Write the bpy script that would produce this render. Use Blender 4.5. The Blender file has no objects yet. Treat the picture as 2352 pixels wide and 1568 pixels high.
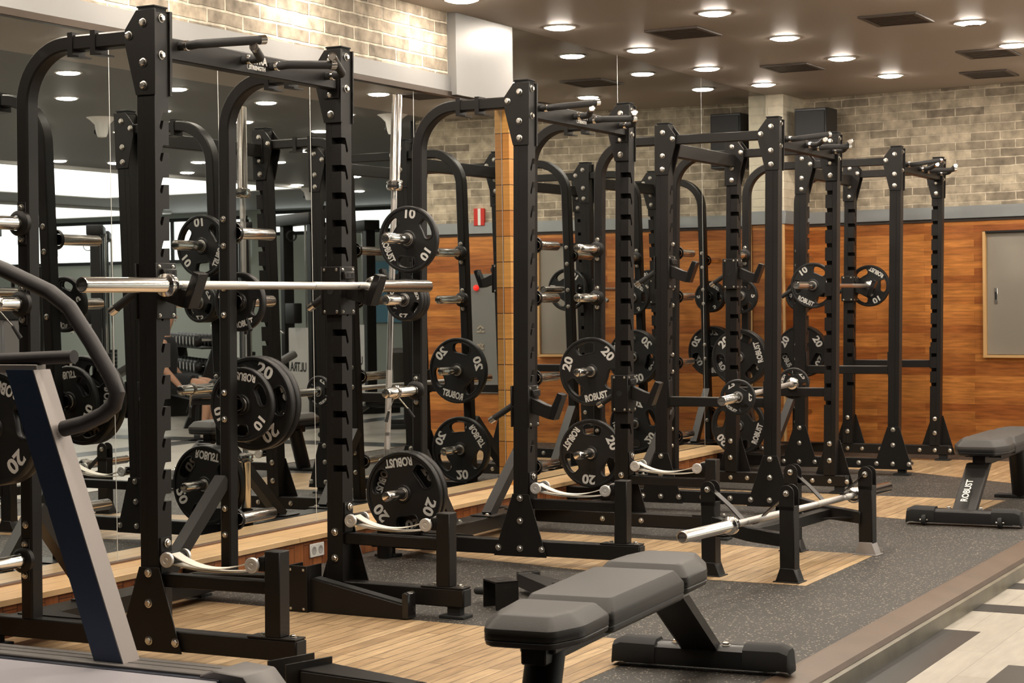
import bpy, bmesh, math, random
from mathutils import Vector, Matrix, Euler
from math import sin, cos, pi, radians, atan2, sqrt
random.seed(7)
scene = bpy.context.scene
COL = scene.collection
FPX = 4205.9172
# ---------------------------------------------------------------- camera
TH, PITCH, ROLL = 0.4895, -0.0221, -0.0136
cam_d = bpy.data.cameras.new('camera')
cam = bpy.data.objects.new('camera', cam_d); COL.objects.link(cam); scene.camera = cam
fw = Vector((-sin(TH)*cos(PITCH), cos(TH)*cos(PITCH), sin(PITCH)))
rt = Vector((cos(TH), sin(TH), 0)); upv = rt.cross(fw)
r2 = rt*cos(ROLL)+upv*sin(ROLL); u2 = upv*cos(ROLL)-rt*sin(ROLL)
M = Matrix(((r2.x, u2.x, -fw.x, 5.0767), (r2.y, u2.y, -fw.y, -4.962), (r2.z, u2.z, -fw.z, 1.2218), (0, 0, 0, 1)))
cam.matrix_world = M
cam_d.sensor_width = 36; cam_d.lens = 36*FPX/2352
cam_d.clip_start = .05; cam_d.clip_end = 100
cam_d.dof.use_dof = True; cam_d.dof.focus_distance = 7.6; cam_d.dof.aperture_fstop = 13
# ---------------------------------------------------------------- world, exposure
w = bpy.data.worlds.new('world'); scene.world = w; w.use_nodes = True
w.node_tree.nodes['Background'].inputs[0].default_value = (.9, .82, .72, 1)
w.node_tree.nodes['Background'].inputs[1].default_value = .05
vs = scene.view_settings
vs.view_transform = 'Standard'; vs.look = 'None'; vs.exposure = 0.15; vs.gamma = 1; vs.use_curve_mapping = False
LAMP = 170.0      # strength of the downlight diffusers
cy = scene.cycles
cy.max_bounces = 8; cy.diffuse_bounces = 3; cy.glossy_bounces = 5
cy.caustics_reflective = False; cy.caustics_refractive = False
cy.sample_clamp_indirect = 4; cy.sample_clamp_direct = 0; cy.blur_glossy = .5
cy.use_denoising = True
# ---------------------------------------------------------------- materials
def nmat(name):
    m = bpy.data.materials.new(name); m.use_nodes = True
    nt = m.node_tree; b = nt.nodes['Principled BSDF']
    return m, nt, b
def simple(name, col, rough=.5, metal=0, bump=0, bscale=400, spec=.5, var=0):
    m, nt, b = nmat(name)
    b.inputs['Base Color'].default_value = (*col, 1); b.inputs['Roughness'].default_value = rough
    b.inputs['Metallic'].default_value = metal; b.inputs['Specular IOR Level'].default_value = spec
    tc = nt.nodes.new('ShaderNodeTexCoord')
    if bump:
        n = nt.nodes.new('ShaderNodeTexNoise'); n.inputs['Scale'].default_value = bscale; n.inputs['Detail'].default_value = 2
        bp = nt.nodes.new('ShaderNodeBump'); bp.inputs['Strength'].default_value = bump; bp.inputs['Distance'].default_value = .001
        nt.links.new(tc.outputs['Object'], n.inputs['Vector']); nt.links.new(n.outputs['Fac'], bp.inputs['Height']); nt.links.new(bp.outputs['Normal'], b.inputs['Normal'])
    if var:
        n = nt.nodes.new('ShaderNodeTexNoise'); n.inputs['Scale'].default_value = 6; n.inputs['Detail'].default_value = 5
        mx = nt.nodes.new('ShaderNodeMix'); mx.data_type = 'RGBA'
        mx.inputs[6].default_value = (*[c*(1-var) for c in col], 1); mx.inputs[7].default_value = (*[min(1, c*(1+var)) for c in col], 1)
        nt.links.new(tc.outputs['Object'], n.inputs['Vector']); nt.links.new(n.outputs['Fac'], mx.inputs[0]); nt.links.new(mx.outputs[2], b.inputs['Base Color'])
    return m
def emis(name, col, st):
    m, nt, b = nmat(name)
    b.inputs['Base Color'].default_value = (*col, 1); b.inputs['Emission Color'].default_value = (*col, 1); b.inputs['Emission Strength'].default_value = st
    return m
def brickmat(name, c1, c2, mortar, bw, rh, axes, mort=.02, rough=.8, bump=.6, streak=0, offs=.5, bias=0, nz=.35, shift=(0, 0), bright=None):
    """bw x rh metre units; axes: which object coordinates run along the row / up the rows"""
    m, nt, b = nmat(name); L = nt.links.new
    tc = nt.nodes.new('ShaderNodeTexCoord'); sp = nt.nodes.new('ShaderNodeSeparateXYZ'); cb = nt.nodes.new('ShaderNodeCombineXYZ')
    L(tc.outputs['Object'], sp.inputs[0])
    ix = {'x': 0, 'y': 1, 'z': 2}
    for k in (0, 1):
        ad = nt.nodes.new('ShaderNodeMath'); ad.operation = 'ADD'; ad.inputs[1].default_value = 50+shift[k]
        L(sp.outputs[ix[axes[k]]], ad.inputs[0]); L(ad.outputs[0], cb.inputs[k])
    # wobble
    nw = nt.nodes.new('ShaderNodeTexNoise'); nw.inputs['Scale'].default_value = 9; L(tc.outputs['Object'], nw.inputs['Vector'])
    wob = nt.nodes.new('ShaderNodeVectorMath'); wob.operation = 'SCALE'; wob.inputs[3].default_value = .012 if not streak else 0
    L(nw.outputs['Color'], wob.inputs[0])
    va = nt.nodes.new('ShaderNodeVectorMath'); va.operation = 'ADD'; L(cb.outputs[0], va.inputs[0]); L(wob.outputs[0], va.inputs[1])
    br = nt.nodes.new('ShaderNodeTexBrick'); br.offset = offs; br.inputs['Scale'].default_value = 1
    br.inputs['Brick Width'].default_value = bw; br.inputs['Row Height'].default_value = rh
    br.inputs['Mortar Size'].default_value = mort; br.inputs['Mortar Smooth'].default_value = .3; br.inputs['Bias'].default_value = bias
    br.inputs['Color1'].default_value = (*c1, 1); br.inputs['Color2'].default_value = (*c2, 1); br.inputs['Mortar'].default_value = (*mortar, 1)
    L(va.outputs[0], br.inputs['Vector'])
    n = nt.nodes.new('ShaderNodeTexNoise'); n.inputs['Scale'].default_value = 14 if not streak else 6; n.inputs['Detail'].default_value = 6
    if streak:
        mp = nt.nodes.new('ShaderNodeMapping'); mp.inputs['Scale'].default_value = (1, streak, 1)
        L(cb.outputs[0], mp.inputs['Vector']); L(mp.outputs[0], n.inputs['Vector'])
    else: L(tc.outputs['Object'], n.inputs['Vector'])
    mr = nt.nodes.new('ShaderNodeMapRange'); mr.inputs[1].default_value = .3; mr.inputs[2].default_value = .7; mr.inputs[3].default_value = 1-nz; mr.inputs[4].default_value = 1+nz
    L(n.outputs['Fac'], mr.inputs[0])
    mu = nt.nodes.new('ShaderNodeVectorMath'); mu.operation = 'SCALE'; L(br.outputs['Color'], mu.inputs[0]); L(mr.outputs[0], mu.inputs[3])
    L(mu.outputs[0], b.inputs['Base Color']); b.inputs['Roughness'].default_value = rough
    bp = nt.nodes.new('ShaderNodeBump'); bp.inputs['Strength'].default_value = bump; bp.inputs['Distance'].default_value = .006 if not streak else .0008
    sm = nt.nodes.new('ShaderNodeMath'); sm.operation = 'MULTIPLY_ADD'; sm.inputs[1].default_value = -1
    nb = nt.nodes.new('ShaderNodeMath'); nb.operation = 'MULTIPLY'; nb.inputs[1].default_value = .5; L(n.outputs['Fac'], nb.inputs[0])
    L(br.outputs['Fac'], sm.inputs[0]); L(nb.outputs[0], sm.inputs[2]); L(sm.outputs[0], bp.inputs['Height']); L(bp.outputs['Normal'], b.inputs['Normal'])
    return m
def rubbermat(name):
    m, nt, b = nmat(name); L = nt.links.new
    tc = nt.nodes.new('ShaderNodeTexCoord')
    v = nt.nodes.new('ShaderNodeTexVoronoi'); v.inputs['Scale'].default_value = 120; L(tc.outputs['Object'], v.inputs['Vector'])
    sp = nt.nodes.new('ShaderNodeSeparateColor'); L(v.outputs['Color'], sp.inputs[0])
    g = nt.nodes.new('ShaderNodeMath'); g.operation = 'GREATER_THAN'; g.inputs[1].default_value = .66; L(sp.outputs[0], g.inputs[0])
    sz = nt.nodes.new('ShaderNodeMath'); sz.operation = 'MULTIPLY'; sz.inputs[1].default_value = .5; L(sp.outputs[1], sz.inputs[0])
    l = nt.nodes.new('ShaderNodeMath'); l.operation = 'LESS_THAN'; L(v.outputs['Distance'], l.inputs[0]); L(sz.outputs[0], l.inputs[1])
    a = nt.nodes.new('ShaderNodeMath'); a.operation = 'MULTIPLY'; L(g.outputs[0], a.inputs[0]); L(l.outputs[0], a.inputs[1])
    n = nt.nodes.new('ShaderNodeTexNoise'); n.inputs['Scale'].default_value = 5; n.inputs['Detail'].default_value = 8; L(tc.outputs['Object'], n.inputs['Vector'])
    m0 = nt.nodes.new('ShaderNodeMix'); m0.data_type = 'RGBA'; m0.inputs[6].default_value = (.020, .0175, .015, 1); m0.inputs[7].default_value = (.052, .045, .038, 1); L(n.outputs['Fac'], m0.inputs[0])
    mx = nt.nodes.new('ShaderNodeMix'); mx.data_type = 'RGBA'; mx.inputs[7].default_value = (.36, .31, .25, 1); L(a.outputs[0], mx.inputs[0]); L(m0.outputs[2], mx.inputs[6])
    L(mx.outputs[2], b.inputs['Base Color']); b.inputs['Roughness'].default_value = .62
    n2 = nt.nodes.new('ShaderNodeTexNoise'); n2.inputs['Scale'].default_value = 260; L(tc.outputs['Object'], n2.inputs['Vector'])
    bp = nt.nodes.new('ShaderNodeBump'); bp.inputs['Strength'].default_value = .5; bp.inputs['Distance'].default_value = .002; L(n2.outputs['Fac'], bp.inputs['Height']); L(bp.outputs['Normal'], b.inputs['Normal'])
    return m
K = simple('black_powder', (.0115, .0100, .0092), .40, 0, .3, 900, .30)
KG = simple('black_gloss', (.012, .011, .011), .2, 0, 0, 1, .6)
KM = simple('matte_black', (.012, .012, .012), .8)
CH = simple('chrome', (.86, .83, .79), .16, 1, .02, 300)
CHB = simple('brushed_chrome', (.74, .72, .70), .3, 1, .05, 500)
ST = simple('bolt_steel', (.78, .74, .68), .28, 1)
KN = simple('knurled_steel', (.66, .63, .6), .42, 1, .6, 1500)
PL = simple('plate_rubber', (.009, .0086, .0088), .44, 0, .25, 500, .45)
WH = simple('white_lettering', (.78, .76, .72), .6)
EN = simple('engraving', (.002, .002, .002), .8)
DISC = simple('satin_roller_cap', (.74, .73, .71), .38, .55)
BAND = simple('white_webbing', (.8, .76, .68), .8, 0, .3, 500)
VIN = simple('grey_vinyl', (.05, .046, .043), .5, 0, .25, 260, .45, .1)
VIK = simple('black_vinyl_side', (.012, .012, .014), .45, 0, .2, 300)
GR = simple('grey_painted_metal', (.27, .245, .225), .45, .3)
FASC = simple('zinc_fascia', (.27, .265, .26), .40, .4, 0, 1, .5, .06)
MIR, _nt, _b = nmat('mirror_glass'); _b.inputs['Base Color'].default_value = (.61, .635, .625, 1); _b.inputs['Metallic'].default_value = 1; _b.inputs['Roughness'].default_value = .006
SEAM = simple('mirror_edge_glint', (.75, .76, .72), .3)
CEIL = simple('ceiling_paint', (.46, .405, .36), .5, 0, .1, 60, .4)
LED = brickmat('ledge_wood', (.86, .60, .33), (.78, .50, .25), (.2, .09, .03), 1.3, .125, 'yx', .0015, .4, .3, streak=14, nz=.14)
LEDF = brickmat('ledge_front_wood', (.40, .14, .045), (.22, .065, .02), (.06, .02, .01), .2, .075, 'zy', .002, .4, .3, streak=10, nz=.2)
STRIPW = brickmat('wood_block_strip', (.70, .36, .10), (.58, .24, .06), (.12, .05, .02), .2, .15, 'xz', .003, .4, .3, streak=10, nz=.12)
DECK = brickmat('worn_platform_wood', (.52, .365, .205), (.34, .22, .115), (.09, .055, .03), .95, .058, 'yx', .0022, .42, .35, streak=9, nz=.27)
BRK = brickmat('brick_wall', (.55, .47, .35), (.24, .20, .15), (.62, .54, .42), .235, .066, 'xz', .006, .85, .9, nz=.34)
BRKL = brickmat('brick_wall_left', (.50, .42, .32), (.24, .20, .155), (.62, .55, .44), .27, .068, 'yz', .0075, .85, 1.3, nz=.4)
WOODB = brickmat('red_wood_panelling', (.60, .235, .055), (.32, .095, .022), (.16, .05, .015), .80, .055, 'xz', .0008, .38, .3, streak=9, nz=.3)
RUB = rubbermat('flecked_rubber')
MARW = brickmat('cream_floor_plank', (.47, .43, .37), (.40, .365, .31), (.2, .17, .14), .9, .18, 'yx', .0012, .35, .15, streak=5, nz=.1)
MARK = simple('black_floor_plank', (.03, .027, .026), .3, 0, 0, 1, .5, .5)
EDGE = simple('worn_brown_edging', (.125, .084, .058), .4, .2, .3, 60, .5, .35)
RISER = simple('riser_stone', (.16, .14, .10), .35, 0, .3, 30, .5, .7)
DOORG = simple('grey_cabinet_paint', (.30, .275, .235), .5, 0, .05, 300)
PALEW = simple('pale_wood_trim', (.72, .45, .2), .45)
RED = simple('red_plastic', (.6, .03, .02), .35)
LIT = emis('downlight_diffuser', (1.0, .89, .75), LAMP)
COVE = emis('lit_cove', (1.0, .98, .92), 2.6)
WINL = emis('bright_window', (.97, 1.0, .94), 1.9)
WHITEP = simple('white_paint', (.86, .85, .82), .6)
TRB = simple('treadmill_upright_blue', (.03, .05, .095), .38, .2, .2, 500)  # blue-black upright, made bluer with a reflection put into its colour
BELT = simple('treadmill_belt', (.36, .34, .37), .6, 0, .4, 200)
SKIN = simple('skin', (.62, .34, .22), .5)
CLOTH = simple('black_cloth', (.02, .02, .022), .9)
BLUEP = simple('blue_panel', (.08, .22, .3), .5)
GRN = simple('pale_green_wall', (.36, .38, .33), .7)
# ---------------------------------------------------------------- mesh builder
_txt = {}
def text_geo(body, size, off=.0, ext=.0006):
    k = (body, size, off, ext)
    if k in _txt: return _txt[k]
    cu = bpy.data.curves.new('t', 'FONT'); cu.body = body; cu.size = size; cu.offset = off; cu.extrude = ext
    cu.align_x = 'CENTER'; cu.align_y = 'CENTER'; cu.resolution_u = 3
    o = bpy.data.objects.new('t', cu); COL.objects.link(o)
    dg = bpy.context.evaluated_depsgraph_get(); dg.update()
    me = o.evaluated_get(dg).to_mesh()
    g = ([v.co.copy() for v in me.vertices], [list(p.vertices) for p in me.polygons])
    o.evaluated_get(dg).to_mesh_clear(); bpy.data.objects.remove(o); bpy.data.curves.remove(cu)
    _txt[k] = g; return g
class MB:
    def __init__(s): s.bm = bmesh.new()
    def raw(s, vs_, fs):
        b = s.bm; vv = [b.verts.new(v) for v in vs_]
        for f in fs:
            try: b.faces.new([vv[i] for i in f])
            except ValueError: pass
        return vv
    def box(s, x0, x1, y0, y1, z0, z1, bev=.002, m=None):
        t = bmesh.new()
        bmesh.ops.create_cube(t, size=1)
        mm = Matrix.Translation(((x0+x1)/2, (y0+y1)/2, (z0+z1)/2)) @ Matrix.Diagonal((abs(x1-x0), abs(y1-y0), abs(z1-z0), 1))
        bmesh.ops.transform(t, matrix=mm, verts=t.verts)
        mn = min(abs(x1-x0), abs(y1-y0), abs(z1-z0))
        if bev: bmesh.ops.bevel(t, geom=t.edges[:], offset=min(bev, mn*.4), segments=2 if bev > .006 else 1, affect='EDGES', profile=.5)
        if m: bmesh.ops.transform(t, matrix=m, verts=t.verts)
        s.merge(t); return s
    def merge(s, t):
        t.verts.index_update()
        vv = [s.bm.verts.new(v.co) for v in t.verts]
        for f in t.faces:
            try: s.bm.faces.new([vv[v.index] for v in f.verts])
            except ValueError: pass
        t.free()
    def prism(s, poly, axis, a0, a1, bev=0, m=None):
        """poly 2D: axis y -> (x,z); axis x -> (y,z); axis z -> (x,y)"""
        def P(p, a): return {'y': (p[0], a, p[1]), 'x': (a, p[0], p[1]), 'z': (p[0], p[1], a)}[axis]
        t = bmesh.new(); n = len(poly)
        A = [t.verts.new(P(p, a0)) for p in poly]; B = [t.verts.new(P(p, a1)) for p in poly]
        t.faces.new(A); t.faces.new(B[::-1])
        for i in range(n): t.faces.new((A[i], A[(i+1) % n], B[(i+1) % n], B[i]))
        bmesh.ops.recalc_face_normals(t, faces=t.faces)
        if bev: bmesh.ops.bevel(t, geom=t.edges[:], offset=bev, segments=1, affect='EDGES')
        if m: bmesh.ops.transform(t, matrix=m, verts=t.verts)
        s.merge(t); return s
    def loft(s, rings, closed=True, caps=True):
        b = s.bm; R = [[b.verts.new(p) for p in r] for r in rings]; n = len(rings[0])
        for i in range(len(R)-1):
            for j in range(n if closed else n-1):
                b.faces.new((R[i][j], R[i][(j+1) % n], R[i+1][(j+1) % n], R[i+1][j]))
        if caps:
            b.faces.new(R[0][::-1]); b.faces.new(R[-1])
        return s
    def cyl(s, p0, p1, r0, r1=None, n=20, ch=0):
        p0 = Vector(p0); p1 = Vector(p1); r1 = r0 if r1 is None else r1; d = p1-p0; L = d.length; d.normalize()
        a = d.orthogonal().normalized(); b = d.cross(a)
        prof = [(0, r0), (1, r1)] if not ch else [(0, r0-ch), (ch/L, r0), (1-ch/L, r1), (1, r1-ch)]
        s.loft([[p0+d*(L*t)+(a*cos(2*pi*k/n)+b*sin(2*pi*k/n))*r for k in range(n)] for t, r in prof]); return s
    def tube(s, pts, r, n=14, closed=False):
        pts = [Vector(p) for p in pts]; rings = []; prev = None
        for i, p in enumerate(pts):
            if closed: t = (pts[(i+1) % len(pts)]-pts[i-1])
            else: t = (pts[min(i+1, len(pts)-1)]-pts[max(i-1, 0)])
            t.normalize()
            if prev is None: a = t.orthogonal().normalized()
            else: a = (prev-t*prev.dot(t)).normalized()
            prev = a; b = t.cross(a); rr = r[i] if isinstance(r, (list, tuple)) else r
            rings.append([p+(a*cos(2*pi*k/n)+b*sin(2*pi*k/n))*rr for k in range(n)])
        if closed: rings.append(rings[0]); s.loft(rings, caps=False)
        else: s.loft(rings)
        return s
    def ribbon(s, pts, wv, th):
        """flat strap following pts; wv half width vector; th thickness"""
        pts = [Vector(p) for p in pts]; wv = Vector(wv); rings = []
        for i, p in enumerate(pts):
            t = (pts[min(i+1, len(pts)-1)]-pts[max(i-1, 0)]).normalized(); n_ = t.cross(wv).normalized()*th
            rings.append([p-wv-n_, p+wv-n_, p+wv+n_, p-wv+n_])
        s.loft(rings); return s
    def lathe(s, prof, o, ax, n=32, caps=False):
        o = Vector(o); d = Vector(ax).normalized(); a = d.orthogonal().normalized(); b = d.cross(a)
        s.loft([[o+d*h+(a*cos(2*pi*k/n)+b*sin(2*pi*k/n))*max(r, .0003) for k in range(n)] for r, h in prof], caps=caps); return s
    def text(s, body, size, m, off=0, ext=.0006):
        vs_, fs = text_geo(body, size, off, ext); s.raw([m @ v for v in vs_], fs); return s
    def sphere(s, c, r, sc=(1, 1, 1), n=16):
        t = bmesh.new(); bmesh.ops.create_uvsphere(t, u_segments=n, v_segments=n//2, radius=r)
        bmesh.ops.transform(t, matrix=Matrix.Translation(c) @ Matrix.Diagonal((*sc, 1)), verts=t.verts); s.merge(t); return s
def arc(cx, cz, r, a0, a1, n=10): return [(cx+r*cos(radians(a0+(a1-a0)*i/n)), cz+r*sin(radians(a0+(a1-a0)*i/n))) for i in range(n+1)]
def obj(name, mb, mat, parent=None, xf=None, angle=38):
    me = bpy.data.meshes.new(name)
    if xf:
        for v in mb.bm.verts: v.co = xf(v.co)
    bmesh.ops.recalc_face_normals(mb.bm, faces=mb.bm.faces)
    mb.bm.to_mesh(me); mb.bm.free()
    for p in me.polygons: p.use_smooth = True
    try: me.set_sharp_from_angle(angle=radians(angle))
    except Exception: pass
    for m in (mat if isinstance(mat, (list, tuple)) else [mat]): me.materials.append(m)
    o = bpy.data.objects.new(name, me); COL.objects.link(o)
    if parent: o.parent = parent
    return o
def tag(o, label, cat, group=None):
    o['label'] = label; o['category'] = cat
    if group: o['group'] = group
    return o
def thing(name, label, cat, loc=(0, 0, 0), rotz=0, group=None):
    o = bpy.data.objects.new(name, None); o.empty_display_size = .1; COL.objects.link(o)
    o.location = loc; o.rotation_euler = (0, 0, rotz); return tag(o, label, cat, group)
def struct(name, mb, mat):
    o = obj(name, mb, mat); o['kind'] = 'structure'; return o
def copy_tree(o, parent=None):
    c = o.copy(); COL.objects.link(c); c.parent = parent
    for ch in [q for q in bpy.data.objects if q.parent == o]: copy_tree(ch, c)
    return c
def dup(o, loc=None, rot=None, label=None, group=None):
    c = copy_tree(o)
    if loc is not None: c.location = loc
    if rot is not None: c.rotation_euler = rot
    if label: c['label'] = label
    if group: c['group'] = group
    return c
# ================================================================ ROOM
ZC = 2.82; SK = .12; YE = 9.3216; BX1 = 3.26
def by(x): return YE-SK*x
def quadbox(x0, x1, z0, z1, front, back):
    """slab following the skewed end wall between x0..x1; front/back = offsets from the wall line (towards the room negative)"""
    mb = MB(); mb.prism([(x0, by(x0)+front), (x1, by(x1)+front), (x1, by(x1)+back), (x0, by(x0)+back)], 'z', z0, z1); return mb
struct('floor', MB().box(-.6, 3.05, -4.2, 9.9, -.12, 0, 0), RUB)
def inset(poly): struct('floor', MB().prism(poly, 'z', -.004, .0015), DECK)
inset([(.247, -1.3), (2.515, -1.3), (2.515, 1.0), (1.85, 1.03), (.247, 1.09)])
inset([(.247, 2.76), (.75, 2.62), (1.37, 2.494), (1.74, 2.43), (2.53, 2.43), (2.525, 3.45), (2.1, 3.46), (1.5, 3.55), (.7, 3.62), (.247, 3.66)])
inset([(.247, 5.3), (1.3, 5.15), (2.28, 4.85), (2.54, 4.8), (2.555, 5.96), (.247, 5.93)])
inset([(.247, 7.7), (1.55, 7.5), (2.38, 6.97), (2.55, 6.93), (2.55, 8.5), (.247, 8.6)])
struct('trim_1', MB().prism([(3.045, .003), (3.06, .003), (3.155, -.014), (3.165, -.03), (3.045, -.03)], 'y', -4.2, 9.9), EDGE)
struct('trim_2', MB().prism([(3.045, -.03), (3.16, -.03), (3.18, -.036), (3.19, -.115), (3.045, -.115)], 'y', -4.2, 9.9), RISER)
# lower floor with its black and cream pattern
struct('floor', MB().box(3.0, 24, -8, 21, -.14, -.09, 0), MARW)
fm = MB()
for r in [(3.15, 3.335, -3.5, 2.15), (3.58, 5.2, -3.5, 1.55), (3.0, 22, -8, -3.5), (3.15, 5.2, 2.62, 2.80), (3.15, 5.2, 3.25, 3.42), (3.15, 5.2, 4.3, 4.5), (5.8, 6.1, -8, 20.6), (9.0, 9.3, -8, 20.6), (3.15, 24, 9.2, 9.6)]:
    fm.box(r[0], r[1], r[2], r[3], -.1, -.0885, 0)
struct('floor', fm, MARK)
struct('ceiling', MB().box(-.6, 3.05, -8, 21, ZC, ZC+.1, 0), CEIL)
struct('ceiling', MB().box(3.05, 24, -8, 21, ZC, ZC+.1, 0), simple('dark_walkway_ceiling', (.15, .145, .14), .5))
# left wall behind the mirrors
struct('wall_left', MB().box(-.16, -.012, -4.2, 4.475, -.1, 2.48, 0), KM)
struct('wall_left', MB().box(-.13, -.004, -4.2, 3.86, 2.47, ZC, 0), BRKL)
struct('wall_left', MB().box(-.13, .036, 4.51, 9.0, -.1, ZC, 0), KM)
fa = MB()
ys = [-4.2, -1.5, .35, 2.05, 3.86]
for a, b in zip(ys[:-1], ys[1:]): fa.box(-.02, .012, a+.001, b-.001, 2.385, 2.472, .001)
struct('trim_3', fa, FASC)
struct('trim_4', MB().box(-.02, .02, -4.2, 4.47, 2.355, 2.386, .002), simple('dark_bronze_channel', (.05, .035, .025), .3, .7))
struct('trim_5', MB().box(-.05, .05, 3.862, 4.53, 2.366, ZC, .001), FASC)
# wood block strip at the step between the two mirror runs
struct('trim_6', MB().box(-.01, .047, 4.4765, 4.53, .145, 2.37, .001), STRIPW)
struct('trim_7', MB().box(-.01, .001, 4.4705, 4.4755, .145, 2.37, .001), simple('dark_channel', (.03, .025, .02), .4))
# ledge under the mirrors
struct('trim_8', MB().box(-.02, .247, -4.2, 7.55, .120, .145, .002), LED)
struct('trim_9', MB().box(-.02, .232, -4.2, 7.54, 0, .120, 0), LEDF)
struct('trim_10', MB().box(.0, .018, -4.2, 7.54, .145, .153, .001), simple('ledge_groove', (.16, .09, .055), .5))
def mirror(y0, y1, x, z0, z1, label):
    t = thing('mirror_panel', label, 'mirror', (x, (y0+y1)/2, z0))
    obj('mirror_glass', MB().box(-.006, 0, y0-(y0+y1)/2+.0015, (y1-y0)/2-.0015, 0, z1-z0, 0), MIR, t)
    obj('glass_edge', MB().box(-.006, .0006, (y1-y0)/2-.0015, (y1-y0)/2+.0015, 0, z1-z0, 0), SEAM, t)
    return t
ms = [-1.2, -.46, .28, 1.02, 1.765, 2.5, 3.48, 4.45]
lb = ['mirror panel behind the treadmill, far left edge of picture', 'mirror panel left of the nearest rack post', 'mirror panel between the nearest rack post and its front upright',
      'narrow mirror panel showing between the nearest front upright and the second back post', 'mirror panel behind the crossbar of the nearest rack', 'mirror panel behind the standing vertical barbell',
      'mirror panel beside the wood block strip, behind the second rack']
mirror(-4.0, -1.2, 0, .15, 2.356, 'long mirror panel on the left wall nearest the camera')
for a, b, l in zip(ms[:-1], ms[1:], lb): mirror(a, b if b < 4.4 else 4.470, 0, .15, 2.356, l)
mirror(4.53, 6.0, .046, .15, ZC, 'tall mirror panel reaching the ceiling right of the grey metal panel')
mirror(6.0, 7.45, .046, .15, ZC, 'tall mirror panel reaching the ceiling in the middle of the far run')
mirror(7.45, 9.0, .046, .0, ZC, 'tall mirror panel next to the brightly lit brick pillar')
# end wall
struct('wall_back', quadbox(-.3, BX1, 1.90, ZC, 0, .2), BRK)
struct('wall_back', quadbox(-.3, BX1, -.1, 1.79, 0, .2), WOODB)
struct('trim_11', quadbox(-.3, BX1+.01, 1.812, 1.905, -.02, .1), simple('zinc_band', (.33, .35, .36), .4, .3, 0, 1, .5, .15))
struct('trim_12', quadbox(-.3, BX1, 1.788, 1.812, -.008, .1), simple('dark_shadow_gap', (.03, .02, .015), .6))
struct('wall_back_end', MB().box(BX1, BX1+.05, by(BX1), by(BX1)+.3, -.1, ZC, 0), KM)
# pillar in the corner: brick above with downlight brightness put into its colour, wood below
BRKP = brickmat('lamplit_brick_pillar', (.86, .79, .63), (.76, .68, .53), (.78, .71, .57), .225, .066, 'xz', .006, .85, .7, nz=.1)
struct('wall_pillar', MB().box(-.05, .19, 8.80, 9.4, 1.905, ZC, 0), BRKP)
struct('wall_pillar', MB().box(-.05, .185, 8.805, 9.4, -.1, 1.80, 0), WOODB)
struct('trim_13', MB().box(-.05, .205, 8.785, 9.4, 1.80, 1.905, .002), bpy.data.materials['zinc_band'])
struct('trim_14', MB().box(.172, .192, 8.79, 8.81, 0, 1.80, .002), PALEW)
def dome_cam(x, y, label):
    t = thing('ceiling_camera', label, 'camera', (x, y, ZC))
    obj('housing', MB().lathe([(.0, -.17), (.035, -.165), (.05, -.13), (.06, -.06), (.10, -.02), (.13, 0)], (0, 0, 0), (0, 0, 1), 24), WHITEP, t)
    obj('lens', MB().sphere((.045, -.02, -.12), .022), KM, t)
for q in [(5.27, 7.13, 'white ceiling camera dome seen in the mirror above the nearest rack'), (3.15, 8.37, 'white ceiling camera dome seen in the mirror beside the upright barbell'), (9.3, 16.1, 'white ceiling camera dome deep among the mirrored downlights')]: dome_cam(*q)
# ---------------- ceiling lights
def light_proto():
    t = thing('ceiling_light', '', 'ceiling light', (0, 0, ZC), 0, 'round recessed downlights')
    obj('frame', MB().lathe([(.078, 0), (.078, -.006), (.092, -.006), (.095, 0)], (0, 0, 0), (0, 0, 1), 32), WHITEP, t)
    obj('diffuser', MB().lathe([(.0, -.017), (.03, -.0165), (.06, -.014), (.076, -.009), (.079, -.001)], (0, 0, 0), (0, 0, 1), 32), LIT, t)
    return t
rows = [.29, 1.26, 2.40, 3.45, 4.5, 5.95, 7.0]
rn = ['row nearest the mirrors', 'second row from mirrors', 'third row from mirrors', 'fourth row from mirrors', 'fifth row from mirrors', 'sixth row from mirrors', 'seventh row from mirrors']
colsy = [-3.4, -2.25, -1.1, .05, 1.2, 2.36, 3.51, 4.67, 5.83, 6.96, 8.09]
ordn = ['first', 'second', 'third', 'fourth', 'fifth', 'sixth', 'seventh', 'eighth', 'ninth', 'tenth', 'eleventh']
lp = light_proto(); first = True
for i, x in enumerate(rows):
    for j, y in enumerate(colsy):
        if x > 5 and y < 3.4 or y < -1.2: continue
        yy = y+(.12 if x > 5 else 0)
        l = 'round downlight, '+ordn[10-j]+' from end wall in '+rn[i]
        if first: lp.location = (x, yy, ZC); lp['label'] = l; first = False
        else: dup(lp, (x, yy, ZC), None, l)
far = [(3.42, 9.3), (4.45, 9.2), (5.8, 10.9), (6.9, 12.0), (7.5, 14.5), (7.6, 11.46), (8.66, 10.38), (8.7, 12.66), (8.39, 10.99), (9.0, 15.4), (9.1, 17.07), (4.45, 8.03)]
far[-1] = (4.45, 9.2)
fl = ['just past the end of the brick wall', 'past the brick wall over the cross aisle', 'over the cable machine', 'behind the cable machine', 'deep behind the cable machine beside the brick edge', 'over the dumbbell rack, near end',
      'beside the lit cove over the dumbbells', 'over the far end of the dumbbells', 'next to the lit cove above the nearer dumbbells', 'in the deep room before the bright window', 'deepest of the mirrored downlights', 'in the fifth row, over the walkway, in line with the pillar']
for (x, y), l in zip(far[:-1], fl):
    dup(lp, (x, y, ZC-.0 if x < 9.2 else ZC), None, 'round white downlight seen in the mirror '+l)
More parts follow.
